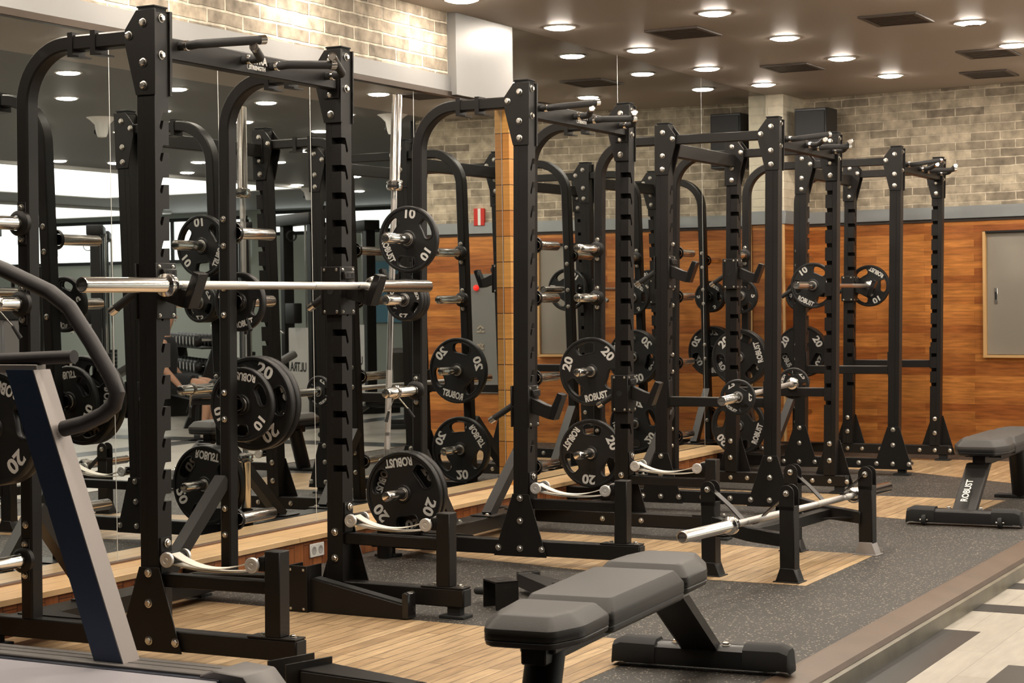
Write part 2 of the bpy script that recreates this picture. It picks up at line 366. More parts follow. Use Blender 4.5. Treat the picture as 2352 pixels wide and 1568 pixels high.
# ---------------- ceiling vents, detector, speakers
def vent(x, y, label):
    t = thing('ceiling_vent', label, 'vent', (x, y, ZC), 0, 'ceiling air vents')
    fr = MB()
    for a, b, c, d in [(-.17, .17, -.20, -.175), (-.17, .17, .175, .20), (-.17, -.145, -.175, .175), (.145, .17, -.175, .175)]: fr.box(a, b, c, d, -.012, .0, .002)
    obj('frame', fr, simple('vent_frame', (.10, .08, .07), .5), t)
    sl = MB()
    for k in range(7): sl.box(-.145, .145, -.15+.05*k-.014, -.15+.05*k+.014, -.008, -.004, 0)
    obj('louvre', sl, simple('vent_louvre', (.05, .04, .035), .5), t)
for x, y, l in [(2.07, 5.45, 'square dark ceiling vent near the top edge, right of the second light row'), (.82, 5.27, 'square dark ceiling vent between the first two light rows, nearer one'),
                (.82, 7.23, 'square dark ceiling vent between the first two light rows, farther one'), (2.17, 7.25, 'square dark ceiling vent near the right edge before the brick wall'), (1.9, 8.4, 'square dark ceiling vent touching the top of the brick wall')]: vent(x, y, l)
tag(obj('smoke_detector', MB().lathe([(.0, -.02), (.045, -.018), (.06, 0)], (2.41, 5.86, ZC), (0, 0, 1), 24), simple('off_detector', (.3, .26, .22), .5)), 'flat round ceiling disc between two downlights at upper right', 'smoke detector')
def speaker(loc, label):
    t = thing('wall_speaker', label, 'speaker', loc)
    obj('cabinet', MB().prism([(-.13, -.10), (.13, -.10), (.15, .12), (-.15, .12)], 'z', 0, .44, .006), simple('speaker_black', (.02, .02, .022), .5), t)
    obj('grille', MB().box(-.12, .12, -.112, -.10, .02, .42, .004), simple('speaker_grille', (.012, .012, .014), .7, 0, .5, 800), t)
    obj('bracket', MB().box(-.02, .02, .1, .32, .2, .24, .002), K, t)
speaker((.40, 8.93, 2.26), 'black wall speaker hanging beside the brightly lit brick pillar')
# ---------------- cabinets, signs on the end wall
def wall_thing(name, x, z, label, cat): return thing(name, label, cat, (x, by(x), z), -math.atan(SK))
t = wall_thing('electrical_cabinet', 1.95, .752, 'large grey metal cabinet set in the wood wall at the right edge', 'cabinet')
obj('door', MB().box(-.25, .25, -.012, -.001, .01, .94, .003), DOORG, t)
fr = MB()
for a in [(-.27, -.25, 0, .95), (.25, .27, 0, .95), (-.27, .27, -.012, .008), ]: fr.box(a[0], a[1], -.045, -.001, a[2], a[3], .001)
obj('wood_frame', fr, PALEW, t); obj('top_shadow_frame', MB().box(-.27, .27, -.04, -.001, .94, .955, .001), KM, t)
h = obj('handle', MB().box(-.19, -.163, -.019, -.012, .40, .52, .003), CHB, t); obj('keyhole', MB().box(-.184, -.169, -.021, -.018, .43, .49, .001), KM, h)
HX = 2.70
t = wall_thing('hydrant_cabinet', HX, .42, 'tall grey fire hydrant cabinet with red lamp seen in the mirror', 'cabinet')
obj('door', MB().box(-.38, .09, -.02, -.001, 0, 1.04, .003), simple('hydrant_grey', (.20, .20, .19), .5), t)
h = obj('alarm_lamp', MB().sphere((-.005, -.03, .92), .026), emis('red_lamp', (1, .03, .02), .8), t)
obj('lamp_ring', MB().lathe([(.026, -.0), (.04, -.012), (.042, 0)], (-.005, -.02, .92), (0, -1, 0), 24), simple('lamp_ring_cream', (.6, .5, .38), .5), h)
lt = MB()
def glyph(strokes, cx, cz, s):
    for (x0, z0, x1, z1) in strokes:
        d = Vector((x1-x0, 0, z1-z0)); L = d.length; a = atan2(z1-z0, x1-x0)
        lt.box(-L*s/2-.003, L*s/2+.003, -.003, .003, -.006, .006, 0, Matrix.Translation((cx+s*(x0+x1)/2, -.024, cz+s*(z0+z1)/2)) @ Matrix.Rotation(-a, 4, 'Y'))
glyph([(-.5, .1, 0, .5), (0, .5, .5, .1), (0, -.1, 0, -.4), (-.6, -.4, .6, -.4)], -.04, .56, .055)
glyph([(-.5, .5, .5, .5), (0, .7, 0, .5), (-.3, .1, .3, .1), (-.3, .1, -.3, .4), (.3, .1, .3, .4), (0, .1, 0, -.2), (-.5, -.2, .4, -.2), (.6, .6, .6, -.6)], -.04, .40, .05)
glyph([(-.6, .5, .1, .5), (-.25, .5, -.6, .0), (-.25, .5, .1, .0), (.5, .7, .5, -.2), (.2, .25, .5, .25), (-.4, -.2, -.4, -.6), (-.4, -.6, .6, -.6)], -.04, .24, .05)
obj('lettering', lt, simple('hydrant_letters', (.42, .36, .28), .5), t)
t = wall_thing('emergency_sign', 2.66, 1.90, 'small red and white sign on the brick wall seen in the mirror', 'sign')
obj('sign_box', MB().box(-.05, .05, -.03, .0, -.02, .13, .003), RED, t); obj('white_stripe', MB().box(-.016, .01, -.032, -.029, -.018, .128, .001), WHITEP, t)
# wall socket on the ledge front
t = thing('power_socket', 'white double power socket on the red wood ledge front', 'socket', (.233, 2.15, .07))
obj('cover', MB().box(0, .008, -.058, .058, -.032, .032, .003), WHITEP, t)
so = MB()
for s_ in (-1, 1): so.lathe([(.02, .0081), (.019, .0088), (.016, .0088), (.015, .0082), (.0, .0082)], (0, s_*.027, 0), (1, 0, 0), 20)
obj('outlet', so, simple('socket_grey', (.45, .44, .42), .5), t)
t = dup(t, (.233, .9, .07), None, 'white power socket low on the ledge behind the nearest rack')
# ================================================================ RACK PARTS
LX, LY = .0199, -.0092
XB, XU, XE, XF = .4767, 1.0312, 1.622, 1.5294
XUC, XFC, XEC = .8855, 1.5453, 1.6509
H, HF, ZT, ZB, W = 2.2349, .4063, .1146, .0441, 1.1741
HU, HB, HBW = .0376, .0246, .0304
RK = dict(A=(0, -.0004, .0181, -.0382), B=(2.5457, .0934, .0228, -.0519), C=(4.8455, -.0473, .0259, -.0504), D=(7.2659, -.0457, .0248, -.0002))
def make_xf(k):
    sp = RK[k][3]
    def f(v):
        x, y, z = v
        if y > .5: y = y+sp*(x-XU)*min(1, (y-.5)/.5)
        return Vector((x-1+LX*z, y+LY*z, z))
    return f
def to_world(k, P):
    y0, d, r, _ = RK[k]; x, y, z = P; X = x-1; c, s = cos(r), sin(r)
    return Vector((c*X-s*y+1+d+LX*z, s*X+c*y+y0+LY*z, z))
# bolt proto mesh (axis +Y outward), shared
def bolt_mesh():
    mb = MB(); mb.lathe([(.0155, 0), (.0155, .0025), (.012, .0035), (.012, .0036)], (0, 0, 0), (0, 1, 0), 16)
    n = 6; r = .0115
    mb.loft([[Vector((r*q*cos(2*pi*k/6+.3), h, r*q*sin(2*pi*k/6+.3))) for k in range(6)] for q, h in ((1, .003), (1, .009), (.72, .0115))])
    me = bpy.data.meshes.new('bolt'); bmesh.ops.recalc_face_normals(mb.bm, faces=mb.bm.faces); mb.bm.to_mesh(me); mb.bm.free(); me.materials.append(ST); return me
BOLT = bolt_mesh()
def bolt(root, xf, P, nrm, sc=1):
    o = bpy.data.objects.new('bolt', BOLT); COL.objects.link(o); o.parent = root
    o.location = xf(Vector(P)) if xf else P
    o.rotation_euler = Vector((0, 1, 0)).rotation_difference(Vector(nrm)).to_euler(); o.scale = (sc, sc, sc)
    return o
NZ = [1.877-.1083*i for i in range(13)]
def upright(root, xf, xu, yc, si, face, zlo=ZT, top=H, nums=True):
    """si: +1 if the rack interior lies towards +y; face: +1 notches open on the +x face, -1 on the -x face"""
    mb = MB(); h = HU
    xcut = xu-face*.008
    xs = sorted((xcut, xu+face*h)); xo = sorted((xcut, xu-face*h))
    mb.box(xo[0], xo[1], yc-h, yc+h, zlo, top-.02, .0015)
    def Y(u): return yc+si*(h-u)
    pts = [(Y(0), zlo), (Y(2*h), zlo), (Y(2*h), top-.02), (Y(0), top-.02)]
    for z in NZ:
        pts += [(Y(0), z), (Y(.030), z), (Y(.034), z-.006), (Y(.049), z-.045), (Y(.049), z-.052), (Y(.045), z-.057), (Y(.040), z-.058), (Y(.036), z-.054), (Y(.028), z-.027), (Y(0), z-.026)]
    mb.prism(pts, 'x', xs[0], xs[1])
    o = obj('upright', mb, K, root, xf, 30)
    cp = MB(); cp.box(xu-h+.003, xu+h-.003, yc-h+.003, yc+h-.003, top-.02, top-.003, .002); cp.box(xu-h, xu+h, yc-h, yc+h, top-.004, top+.002, .0015)
    obj('end_cap', cp, KM, o, xf)
    if nums:
        tx = MB()
        for i, z in enumerate(NZ):
            fy = yc+si*(h+.0004)
            m = Matrix.Translation((xu-.008, fy, z-.045)) @ (Matrix.Rotation(pi/2, 4, 'X') if si < 0 else Matrix.Rotation(pi, 4, 'Z') @ Matrix.Rotation(pi/2, 4, 'X'))
            tx.text(str(13-i), .030, m, .0004, .0003)
        obj('engraved_number', tx, EN, o, xf)
    return o
def top_plate(root, xf, xu, yc, so, dirx, outer=True):
    """plate on the so side; dirx: towards which x it flares"""
    P = [(-.044, 1.935), (-.046, 2.222), (.034, 2.222), (.082, 2.16), (.080, 2.10), (.037, 1.936)]
    P = [(xu+dirx*a, b) for a, b in P]
    y0 = yc+so*HU; t_ = .007 if outer else .014
    obj('gusset_plate', MB().prism(P, 'y', y0, y0+so*t_, .001), K, root, xf)
    for a, b in [(.004, 2.178), (.064, 2.139), (.004, 2.044), (.003, 1.967)]: bolt(root, xf, (xu+dirx*a, y0+so*t_, b), (0, so, 0))
def front_bolts(root, xf, xu, yc, fx):
    for z in (2.195, 2.071): bolt(root, xf, (xu+fx*HU, yc, z), (fx, 0, 0))
def base_gusset(root, xf, xu, yc, so):
    P = [(-.040, .33), (.044, .33), (.136, .04), (-.136, .04)]; y0 = yc+so*HU
    obj('base_gusset', MB().prism([(xu+a, b) for a, b in P], 'y', y0, y0+so*.006, .0012), K, root, xf)
    for a, b in [(0, .311), (0, .206), (0, .078), (.112, .078), (-.112, .078)]:
        bolt(root, xf, (xu+a, y0+so*.006, b), (0, so, 0))
        if b > .1: bolt(root, xf, (xu+a, yc-so*HU, b), (0, -so, 0))
        else: bolt(root, xf, (xu+a, yc-so*HBW, b), (0, -so, 0), .9)
PEGZ = (1.519, 1.235, .805, .325)
def storage_peg(root, xf, yc, so, z):
    y0 = yc+so*HBW
    b = MB(); b.box(XB-.019, XB+.019, min(y0, y0+so*.005), max(y0, y0+so*.005), z-.075, z+.075, .001)
    b.lathe([(.045, .004), (.045, .022), (.036, .032), (.026, .034)], (XB, y0, z), (0, so, 0), 24)
    p = obj('peg_bracket', b, K, root, xf)
    c = MB(); c.lathe([(.0245, .02), (.0245, .284), (.021, .29), (.015, .292), (0, .292)], (XB, y0, z), (0, so, 0), 24)
    obj('storage_peg', c, CH, p, xf)
    for dz in (.055, -.055): bolt(root, xf, (XB, y0+so*.005, z+dz), (0, so, 0), .85)
    for dz in (.055, -.055): bolt(root, xf, (XB, yc-so*HBW, z+dz), (0, -so, 0), .85)
def back_post(root, xf, yc, xto):
    """curved tube from base up and over to the upright"""
    zc_, R = 2.136, .20
    path = [(XB, ZT), (XB, 1.0), (XB, zc_-R)]+[(XB+R-R*cos(a), zc_-R+R*sin(a)) for a in [pi/2*i/12 for i in range(1, 13)]]+[(xto, zc_)]
    hw = .0265; rings = []
    for i, p in enumerate(path):
        a = path[max(i-1, 0)]; b = path[min(i+1, len(path)-1)]; t = Vector((b[0]-a[0], b[1]-a[1])).normalized(); n = Vector((-t.y, t.x))
        ch = .006; y0, y1 = yc-HBW, yc+HBW
        def Q(s_, y): return Vector((p[0]+n.x*s_, y, p[1]+n.y*s_))
        rings.append([Q(-hw+ch, y0), Q(hw-ch, y0), Q(hw, y0+ch), Q(hw, y1-ch), Q(hw-ch, y1), Q(-hw+ch, y1), Q(-hw, y1-ch), Q(-hw, y0+ch)])
    return obj('back_post', MB().loft(rings), K, root, xf, 25)
def base_beam(root, xf, yc, x0, xe):
    b = obj('base_beam', MB().box(x0, xe, yc-HBW, yc+HBW, ZB, ZT, .004), K, root, xf)
    obj('beam_end_cap', MB().box(xe-.001, xe+.004, yc-HBW+.003, yc+HBW-.003, ZB+.003, ZT-.003, .001), KM, b, xf)
    for x in (x0+.08, xe-.05):
        f = MB(); f.box(x-.028, x+.028, yc-.02, yc+.02, .012, ZB, .001); f.box(x-.055, x+.055, yc-.04, yc+.04, 0, .012, .002)
        obj('foot', f, KM, root, xf)
    return b
def band_set(root, xf, yc, x0, x1, z):
    def roller(x, side, mb, mb2):
        pass
    r = MB(); r.box(x0-.045, x0-.038, yc-.03, yc+.03, z-.05, z+.07, .001); r.box(x0-.045, x0+.0, yc-.02, yc+.02, z+.016, z+.022, .001)
    r.cyl((x0, yc-.045, z), (x0, yc+.045, z), .017, None, 18)
    p = obj('band_bracket', r, K, root, xf)
    r = MB(); r.box(x1+.012, x1+.035, yc-.03, yc+.03, z-.022, z+.026, .001); r.cyl((x1, yc-.045, z), (x1, yc+.045, z), .015, None, 18)
    p2 = obj('band_bracket', r, K, root, xf)
    for xx, pp in ((x0, p), (x1, p2)):
        for s_ in (-1, 1):
            d = MB(); d.lathe([(0, .008), (.006, .008), (.007, .0065), (.012, .0065), (.013, .008), (.024, .008), (.0262, .006), (.0262, -.004), (0, -.004)], (xx, yc+s_*.047, z), (0, s_, 0), 26)
            obj('roller_disc', d, DISC, pp, xf)
    bolt(root, xf, (x0-.036, yc, z+.05), (1, 0, 0))
    return p
def white_band(k, yc, x0, x1, z, label, sag=.05):
    """a webbing loop hung over the two rollers"""
    xf = make_xf(k); y0, d, r, _ = RK[k]
    pts = []
    n = 16
    for i in range(n+1):
        t_ = i/n; pts.append((x0+.004+(x1-x0)*t_, yc-.008+.008*t_, z+.018-sag*4*t_*(1-t_)*(1-.25*t_)))
    pts.append((x1+.016, yc, z+.006)); pts.append((x1+.013, yc, z-.012))
    for i in range(n+1):
        t_ = 1-i/n; pts.append((x0+(x1-x0)*t_, yc+.006, z-.019-sag*.35*4*t_*(1-t_)))
    pts.append((x0-.016, yc, z)); pts.append((x0-.008, yc-.006, z+.015))
    mb = MB().ribbon(pts, (0, .024, 0), .0018)
    o = obj('resistance_band', mb, BAND, None, xf)
    o.location = (1+d, y0, 0); o.rotation_euler = (0, 0, r)
    return tag(o, label, 'strap', 'white webbing straps on the rack rollers')
def crossbar(root, xf, xu, handles, sticker):
    b = obj('pull_up_crossbar', MB().box(xu-.022, xu+.030, HU+.014, W-HU-.014, 2.064, 2.138, .003), K, root, xf)
    for yy in (HU+.014, W-HU-.022): obj('end_plate', MB().box(xu-.03, xu+.037, yy, yy+.008, 2.03, 2.17, .001), K, b, xf)
    if sticker:
        s = MB(); m = Matrix.Translation((xu+.0305, .575, 2.103)) @ Matrix.Rotation(pi/2, 4, 'Z') @ Matrix.Rotation(pi/2, 4, 'X')
        s.text('ULTRA', .040, Matrix.Translation((0, 0, .012)) @ m, .0012, .0004); s.text('STRENGTH', .0205, Matrix.Translation((0, 0, -.016)) @ m, .0008, .0004)
        s.lathe([(.011, .0), (.011, .0006), (.008, .0006), (.008, 0)], (xu+.030, .520, 2.090), (1, 0, 0), 20)
        obj('sticker_lettering', s, WH, b, xf)
    if handles:
        for yb, a, bb, c, z0 in [(.115, .10, .225, .033, 2.115), (.49, .085, -.16, .012, 2.108), (.665, .085, .16, .010, 2.104), (1.045, .10, -.225, .03, 2.108)]:
            st = Vector((xu+.03, yb, z0)); k1 = st+Vector((.075, 0, .002)); e_ = k1+Vector((a, bb, c)); u = (e_-k1).normalized()
            g = obj('pull_up_handle', MB().tube([st, st+Vector((.05, 0, 0)), k1-Vector((.006, 0, 0))+u*.004, k1+u*.02, e_], .0155, 16), simple('foam_grip', (.016, .015, .015), .7) if 'foam_grip' not in bpy.data.materials else bpy.data.materials['foam_grip'], b, xf)
            cc = MB(); cc.lathe([(.0165, -.002), (.0165, .022), (.0135, .024), (.013, .021), (.006, .021), (.005, .023), (0, .023)], e_, u, 22)
            obj('chrome_grip_cap', cc, CH, b, xf)
            cc = MB(); cc.lathe([(.018, 0), (.018, .012), (.0155, .013)], st+Vector((.022, 0, 0)), (1, 0, 0), 20)
            obj('chrome_grip_ring', cc, CH, b, xf)
    return b
def cross_base(root, xf):
    b = obj('rear_cross_beam', MB().box(.34, .47, HBW, W-HBW, ZB, ZT-.002, .003), K, root, xf)
    for s_, yc in ((1, 0), (-1, W)):
        y_hi = yc+s_*HBW
        # brace from back post down to the cross beam
        br = MB(); a = Vector((XB-.01, y_hi, .50)); c = Vector((.43, yc+s_*.40, ZT)); d = (c-a).normalized(); n = Vector((1, 0, 0)); q = d.cross(n).normalized()
        rings = []
        for p in (a, c): rings.append([p+n*(sx*.027)+q*(sq*.027) for sx, sq in ((-1, -1), (1, -1), (1, 1), (-1, 1))])
        br.loft(rings); br.box(.36, .49, min(c.y-.06, c.y+.07), max(c.y-.06, c.y+.07), ZT, ZT+.006, .001)
        obj('brace', br, simple('brace_top_lit', (.028, .026, .025), .38) if 'brace_top_lit' not in bpy.data.materials else bpy.data.materials['brace_top_lit'], root, xf)  # lighter than the rack black: light from above put into the brace colour
        bolt(root, xf, (.45, c.y+s_*.045, ZT+.006), (0, 0, 1), .9)
        pl_ = obj('corner_plate', MB().prism([(.38, yc+s_*HBW), (.75, yc+s_*HBW), (.47, yc+s_*.13), (.38, yc+s_*.13)], 'z', ZT-.001, ZT+.004, 0), K, root, xf)
        bolt(root, xf, (XB, yc-s_*HBW, .45), (0, -s_, 0), .85)
def half_rack(k, label, bands=True, posts=True):
    y0, d, r, sp = RK[k]; xf = make_xf(k)
    t = thing('half_rack', label, 'squat rack', (1+d, y0, 0), r)
    for yc, so in ((0, -1), (W, 1)):
        base_beam(t, xf, yc, .22, XE)
        back_post(t, xf, yc, XU-HU)
        for hx in (.70, .80):
            br = MB().prism([(hx-.010, 2.172), (hx+.012, 2.172), (hx+.012, 2.095), (hx+.04, 2.090), (hx+.04, 2.084), (hx-.010, 2.088)], 'y', yc-HBW-.004, yc+HBW+.004)
            obj('band_hook', br, K, t, xf)
        upright(t, xf, XU, yc, -so, 1)
        top_plate(t, xf, XU, yc, so, -1); top_plate(t, xf, XU, yc, -so, -1, False)
        front_bolts(t, xf, XU, yc, 1); base_gusset(t, xf, XU, yc, so)
        for z in PEGZ: storage_peg(t, xf, yc, so, z)
        obj('lower_rail', MB().box(XU+HU, XF-HBW, yc-.024, yc+.024, .262, .306, .003), K, t, xf)
        p = obj('front_post', MB().box(XF-HBW, XF+HBW, yc-HBW, yc+HBW, ZT+.006, HF, .003), K, t, xf)
        obj('post_base_plate', MB().box(XF-.10, XF+.092, yc-HBW-.001, yc+HBW+.001, ZT, ZT+.006, .001), K, p, xf)
        for xx in (XF-.055, XF+.062): bolt(t, xf, (xx, yc, ZT+.006), (0, 0, 1), .85)
        band_set(t, xf, yc, XU+HU+.045, XF-HBW-.036, .36)
    cross_base(t, xf); crossbar(t, xf, XU, True, True)
    return t
def full_rack(k, label):
    y0, d, r, sp = RK[k]; xf = make_xf(k)
    t = thing('power_rack', label, 'squat rack', (1+d, y0, 0), r)
    for yc, so in ((0, -1), (W, 1)):
        base_beam(t, xf, yc, .22, XEC)
        back_post(t, xf, yc, XUC-HU)
        obj('top_rail', MB().box(XUC+HU, XFC-HU, yc-.026, yc+.026, 2.110, 2.162, .003), K, t, xf)
        upright(t, xf, XUC, yc, -so, 1); upright(t, xf, XFC, yc, -so, -1)
        top_plate(t, xf, XUC, yc, so, 1); top_plate(t, xf, XUC, yc, -so, 1, False)
        top_plate(t, xf, XFC, yc, so, -1); top_plate(t, xf, XFC, yc, -so, -1, False)
        front_bolts(t, xf, XFC, yc, 1)
        base_gusset(t, xf, XUC, yc, so); base_gusset(t, xf, XFC, yc, so)
        for z in PEGZ: storage_peg(t, xf, yc, so, z)
        for xx in (XUC+.25, XUC+.42): bolt(t, xf, (xx, yc-HBW, .08), (0, -1, 0))
    cross_base(t, xf); crossbar(t, xf, XFC, True, False)
    obj('rear_top_crossbar', MB().box(XUC-.026, XUC+.026, HU, W-HU, 2.05, 2.128, .003), K, t, xf)
    return t
half_rack('A', 'nearest black half rack at far left with a bare barbell on its hooks')
half_rack('B', 'second black half rack from the left with plates on its rear pegs')
full_rack('C', 'black four-post power rack in the middle holding a barbell with 2.5 plates')
full_rack('D', 'farthest black four-post power rack in front of the brick wall')
def root_in(k, name, label, cat, P, group=None, roty=0):
    y0, d, r, sp = RK[k]
    return thing(name, label, cat, to_world(k, P), r, group)
# straps
RX0, RX1 = XU+HU+.045, XF-HBW-.036
white_band('A', 0, RX0, RX1, .36, 'white strap sagging between two rollers, nearest rack, foreground')
white_band('A', W, RX0, RX1, .36, 'white strap on the rollers in front of the big 20 plate')
white_band('B', 0, RX0, RX1, .36, 'white strap on the near side of the second rack')
white_band('B', W, RX0, RX1, .36, 'white strap farthest from the camera, between second and third racks')
# ---------------------------------------------------------------- j-cup carriages
GRIP = bpy.data.materials['foam_grip']
def jcup(k, yc, si, z, xu, label):
    t = root_in(k, 'bar_holder', label, 'bar holder', (xu, yc, z), 'j-shaped bar holders on the uprights')
    s = si
    def bx(mb, x0, x1, y0, y1, z0, z1, b=.002): mb.box(x0, x1, min(s*y0, s*y1), max(s*y0, s*y1), z0, z1, b)
    m = MB(); bx(m, .039, .047, -.046, .062, -.095, .095); bx(m, -.048, -.040, -.046, .062, -.095, .095); bx(m, -.048, .047, .048, .056, -.095, .095)
    c = obj('carriage', m, K, t)
    for yy in (-.03, .045):
        for zz in (-.083, .083): bolt(t, None, (.047, s*yy, zz), (1, 0, 0), .42)
    for xx in (-.033, .025):
        for zz in (-.083, .083): bolt(t, None, (xx, s*.056, zz), (0, s, 0), .42)
    m = MB(); bx(m, .047, .062, -.022, .05, .045, .075, .003); b = obj('latch_block', m, K, t)
    m = MB()
    for yy in (-.004, .03): m.lathe([(.008, .0), (.008, .0012), (0, .0012)], (.0615, s*yy, .06), (1, 0, 0), 14)
    obj('latch_hole', m, EN, b)
    m = MB(); m.prism([(.047, .04), (.047, -.03), (.135, -.058), (.162, -.06), (.205, .052), (.178, .058), (.15, .0), (.12, .008)], 'y', -.022, .022, .002)
    a = obj('hook_arm', m, K, t)
    m = MB(); m.prism([(.139, -.057), (.165, -.062), (.211, .055), (.183, .064)], 'y', -.028, .028, .002); obj('hook_lip', m, KG, a)
    m = MB(); p0 = Vector((-.042, -s*.03, .005)); p1 = Vector((-.150, -s*.03, -.062)); u = (p1-p0).normalized()
    m.cyl(p0, p1, .0145, None, 16); g = obj('pull_handle', m, GRIP, t)
    m = MB(); m.lathe([(.0158, -.014), (.0158, .014), (.012, .017), (0, .017)], p1, u, 18); obj('handle_cap', m, CH, g)
    m = MB(); m.lathe([(.016, 0), (.016, .0012), (0, .0012)], (-.004, s*.0565, .0), (0, s, 0), 18); obj('pin_hole', m, EN, c)
    return t
jcup('A', 0, 1, 1.272, XU, 'black bar holder under the near end of the bare barbell')
jcup('A', W, -1, 1.272, XU, 'black bar holder under the far end of the bare barbell')
jcup('B', 0, 1, .735, XU, 'empty black bar holder on the near upright of the second rack')
jcup('B', W, -1, .735, XU, 'empty black bar holder on the numbered far upright of the second rack')
jcup('C', 0, 1, 1.375, XUC, 'empty black bar holder on the near middle post of the third rack')
jcup('C', W, -1, 1.375, XUC, 'empty black bar holder on the far middle post of the third rack')
jcup('D', 0, 1, 1.28, XUC, 'black bar holder behind the near 10 plate on the farthest rack')
jcup('D', W, -1, 1.28, XUC, 'black bar holder by the far 10 plate on the farthest rack')
# ---------------------------------------------------------------- barbells
def barbell(label, group='olympic barbells'):
    """bar along local Y, centred"""
    t = thing('barbell', label, 'barbell', (0, 0, 0), 0, group)
    sh = MB(); sh.cyl((0, -.66, 0), (0, .66, 0), .0142, None, 20); obj('shaft', sh, CHB, t)
    for a, b in ((-.60, -.535), (-.52, -.22), (.22, .52), (.535, .60)): obj('knurling', MB().cyl((0, a, 0), (0, b, 0), .0150, None, 20), KN, t)
    for s_ in (-1, 1):
        m = MB(); m.lathe([(.0145, .64), (.030, .642), (.037, .648), (.0385, .655), (.0385, .668), (.034, .67), (.034, .674), (.0385, .676), (.0385, .682), (.026, .688), (.0252, .69), (.0252, 1.096), (.0235, 1.10), (.021, 1.10), (.0205, 1.095)], (0, 0, 0), (0, s_, 0), 28)
        sl = obj('sleeve', m, CH, t)
        m = MB(); m.lathe([(.0205, 1.094), (.012, 1.0945), (0, 1.0945)], (0, 0, 0), (0, s_, 0), 24); e = obj('sleeve_end', m, simple('end_disc', (.2, .19, .18), .5, .8) if 'end_disc' not in bpy.data.materials else bpy.data.materials['end_disc'], sl)
        mm = Matrix.Translation((0, s_*1.0952, -.001)) @ (Matrix.Rotation(pi, 4, 'Z') if s_ > 0 else Matrix.Identity(4)) @ Matrix.Rotation(pi/2, 4, 'X')
        m = MB(); m.text('ROBUST', .0095, mm, .0002, .0002); obj('end_lettering', m, simple('end_text', (.04, .04, .04), .6) if 'end_text' not in bpy.data.materials else bpy.data.materials['end_text'], sl)
    return t
def aim(o, a, b):
    """place a Y-centred object so its ends lie on a-b"""
    a = Vector(a); b = Vector(b); o.location = (a+b)/2
    o.rotation_euler = Vector((0, 1, 0)).rotation_difference((b-a).normalized()).to_euler()
bb = barbell('bare chrome barbell resting across the hooks of the nearest rack')
aim(bb, to_world('A', (XU+.118, -.487, 1.291)), to_world('A', (XU+.118, 1.66, 1.289)))
b2 = dup(bb, None, None, 'chrome barbell standing upright beside the second back post'); aim(b2, (.405, 2.474, .02), (.459, 2.566, 2.218))
b3 = dup(bb, None, None, 'chrome barbell with small 2.5 plates lying on the third rack safety bars')
C3a, C3b = to_world('C', (1.46, -.60, .668)), to_world('C', (1.25, 1.58, .682)); aim(b3, C3a, C3b)
b4 = dup(bb, None, None, 'barbell loaded with 10 plates on the farthest rack hooks')
D4a, D4b = to_world('D', (XUC+.118, -.50, 1.300)), to_world('D', (XUC+.118, 1.69, 1.300)); aim(b4, D4a, D4b)
b5 = dup(bb, None, None, 'shiny barbell cradled on straps in the low four-leg stand')
S5a, S5b = Vector((2.235, 1.80, .268)), Vector((2.43, 3.98, .268)); aim(b5, S5a, S5b)
# holder cup for the upright barbell
t = thing('bar_storage_tube', 'short black tube holding the upright barbell at the rear of second rack', 'bar holder', (.407, 2.476, .0))
obj('tube', MB().lathe([(.036, 0), (.036, .2), (.030, .2), (.030, .012), (0, .012)], (0, 0, 0), (0, 0, 1), 24), K, t)
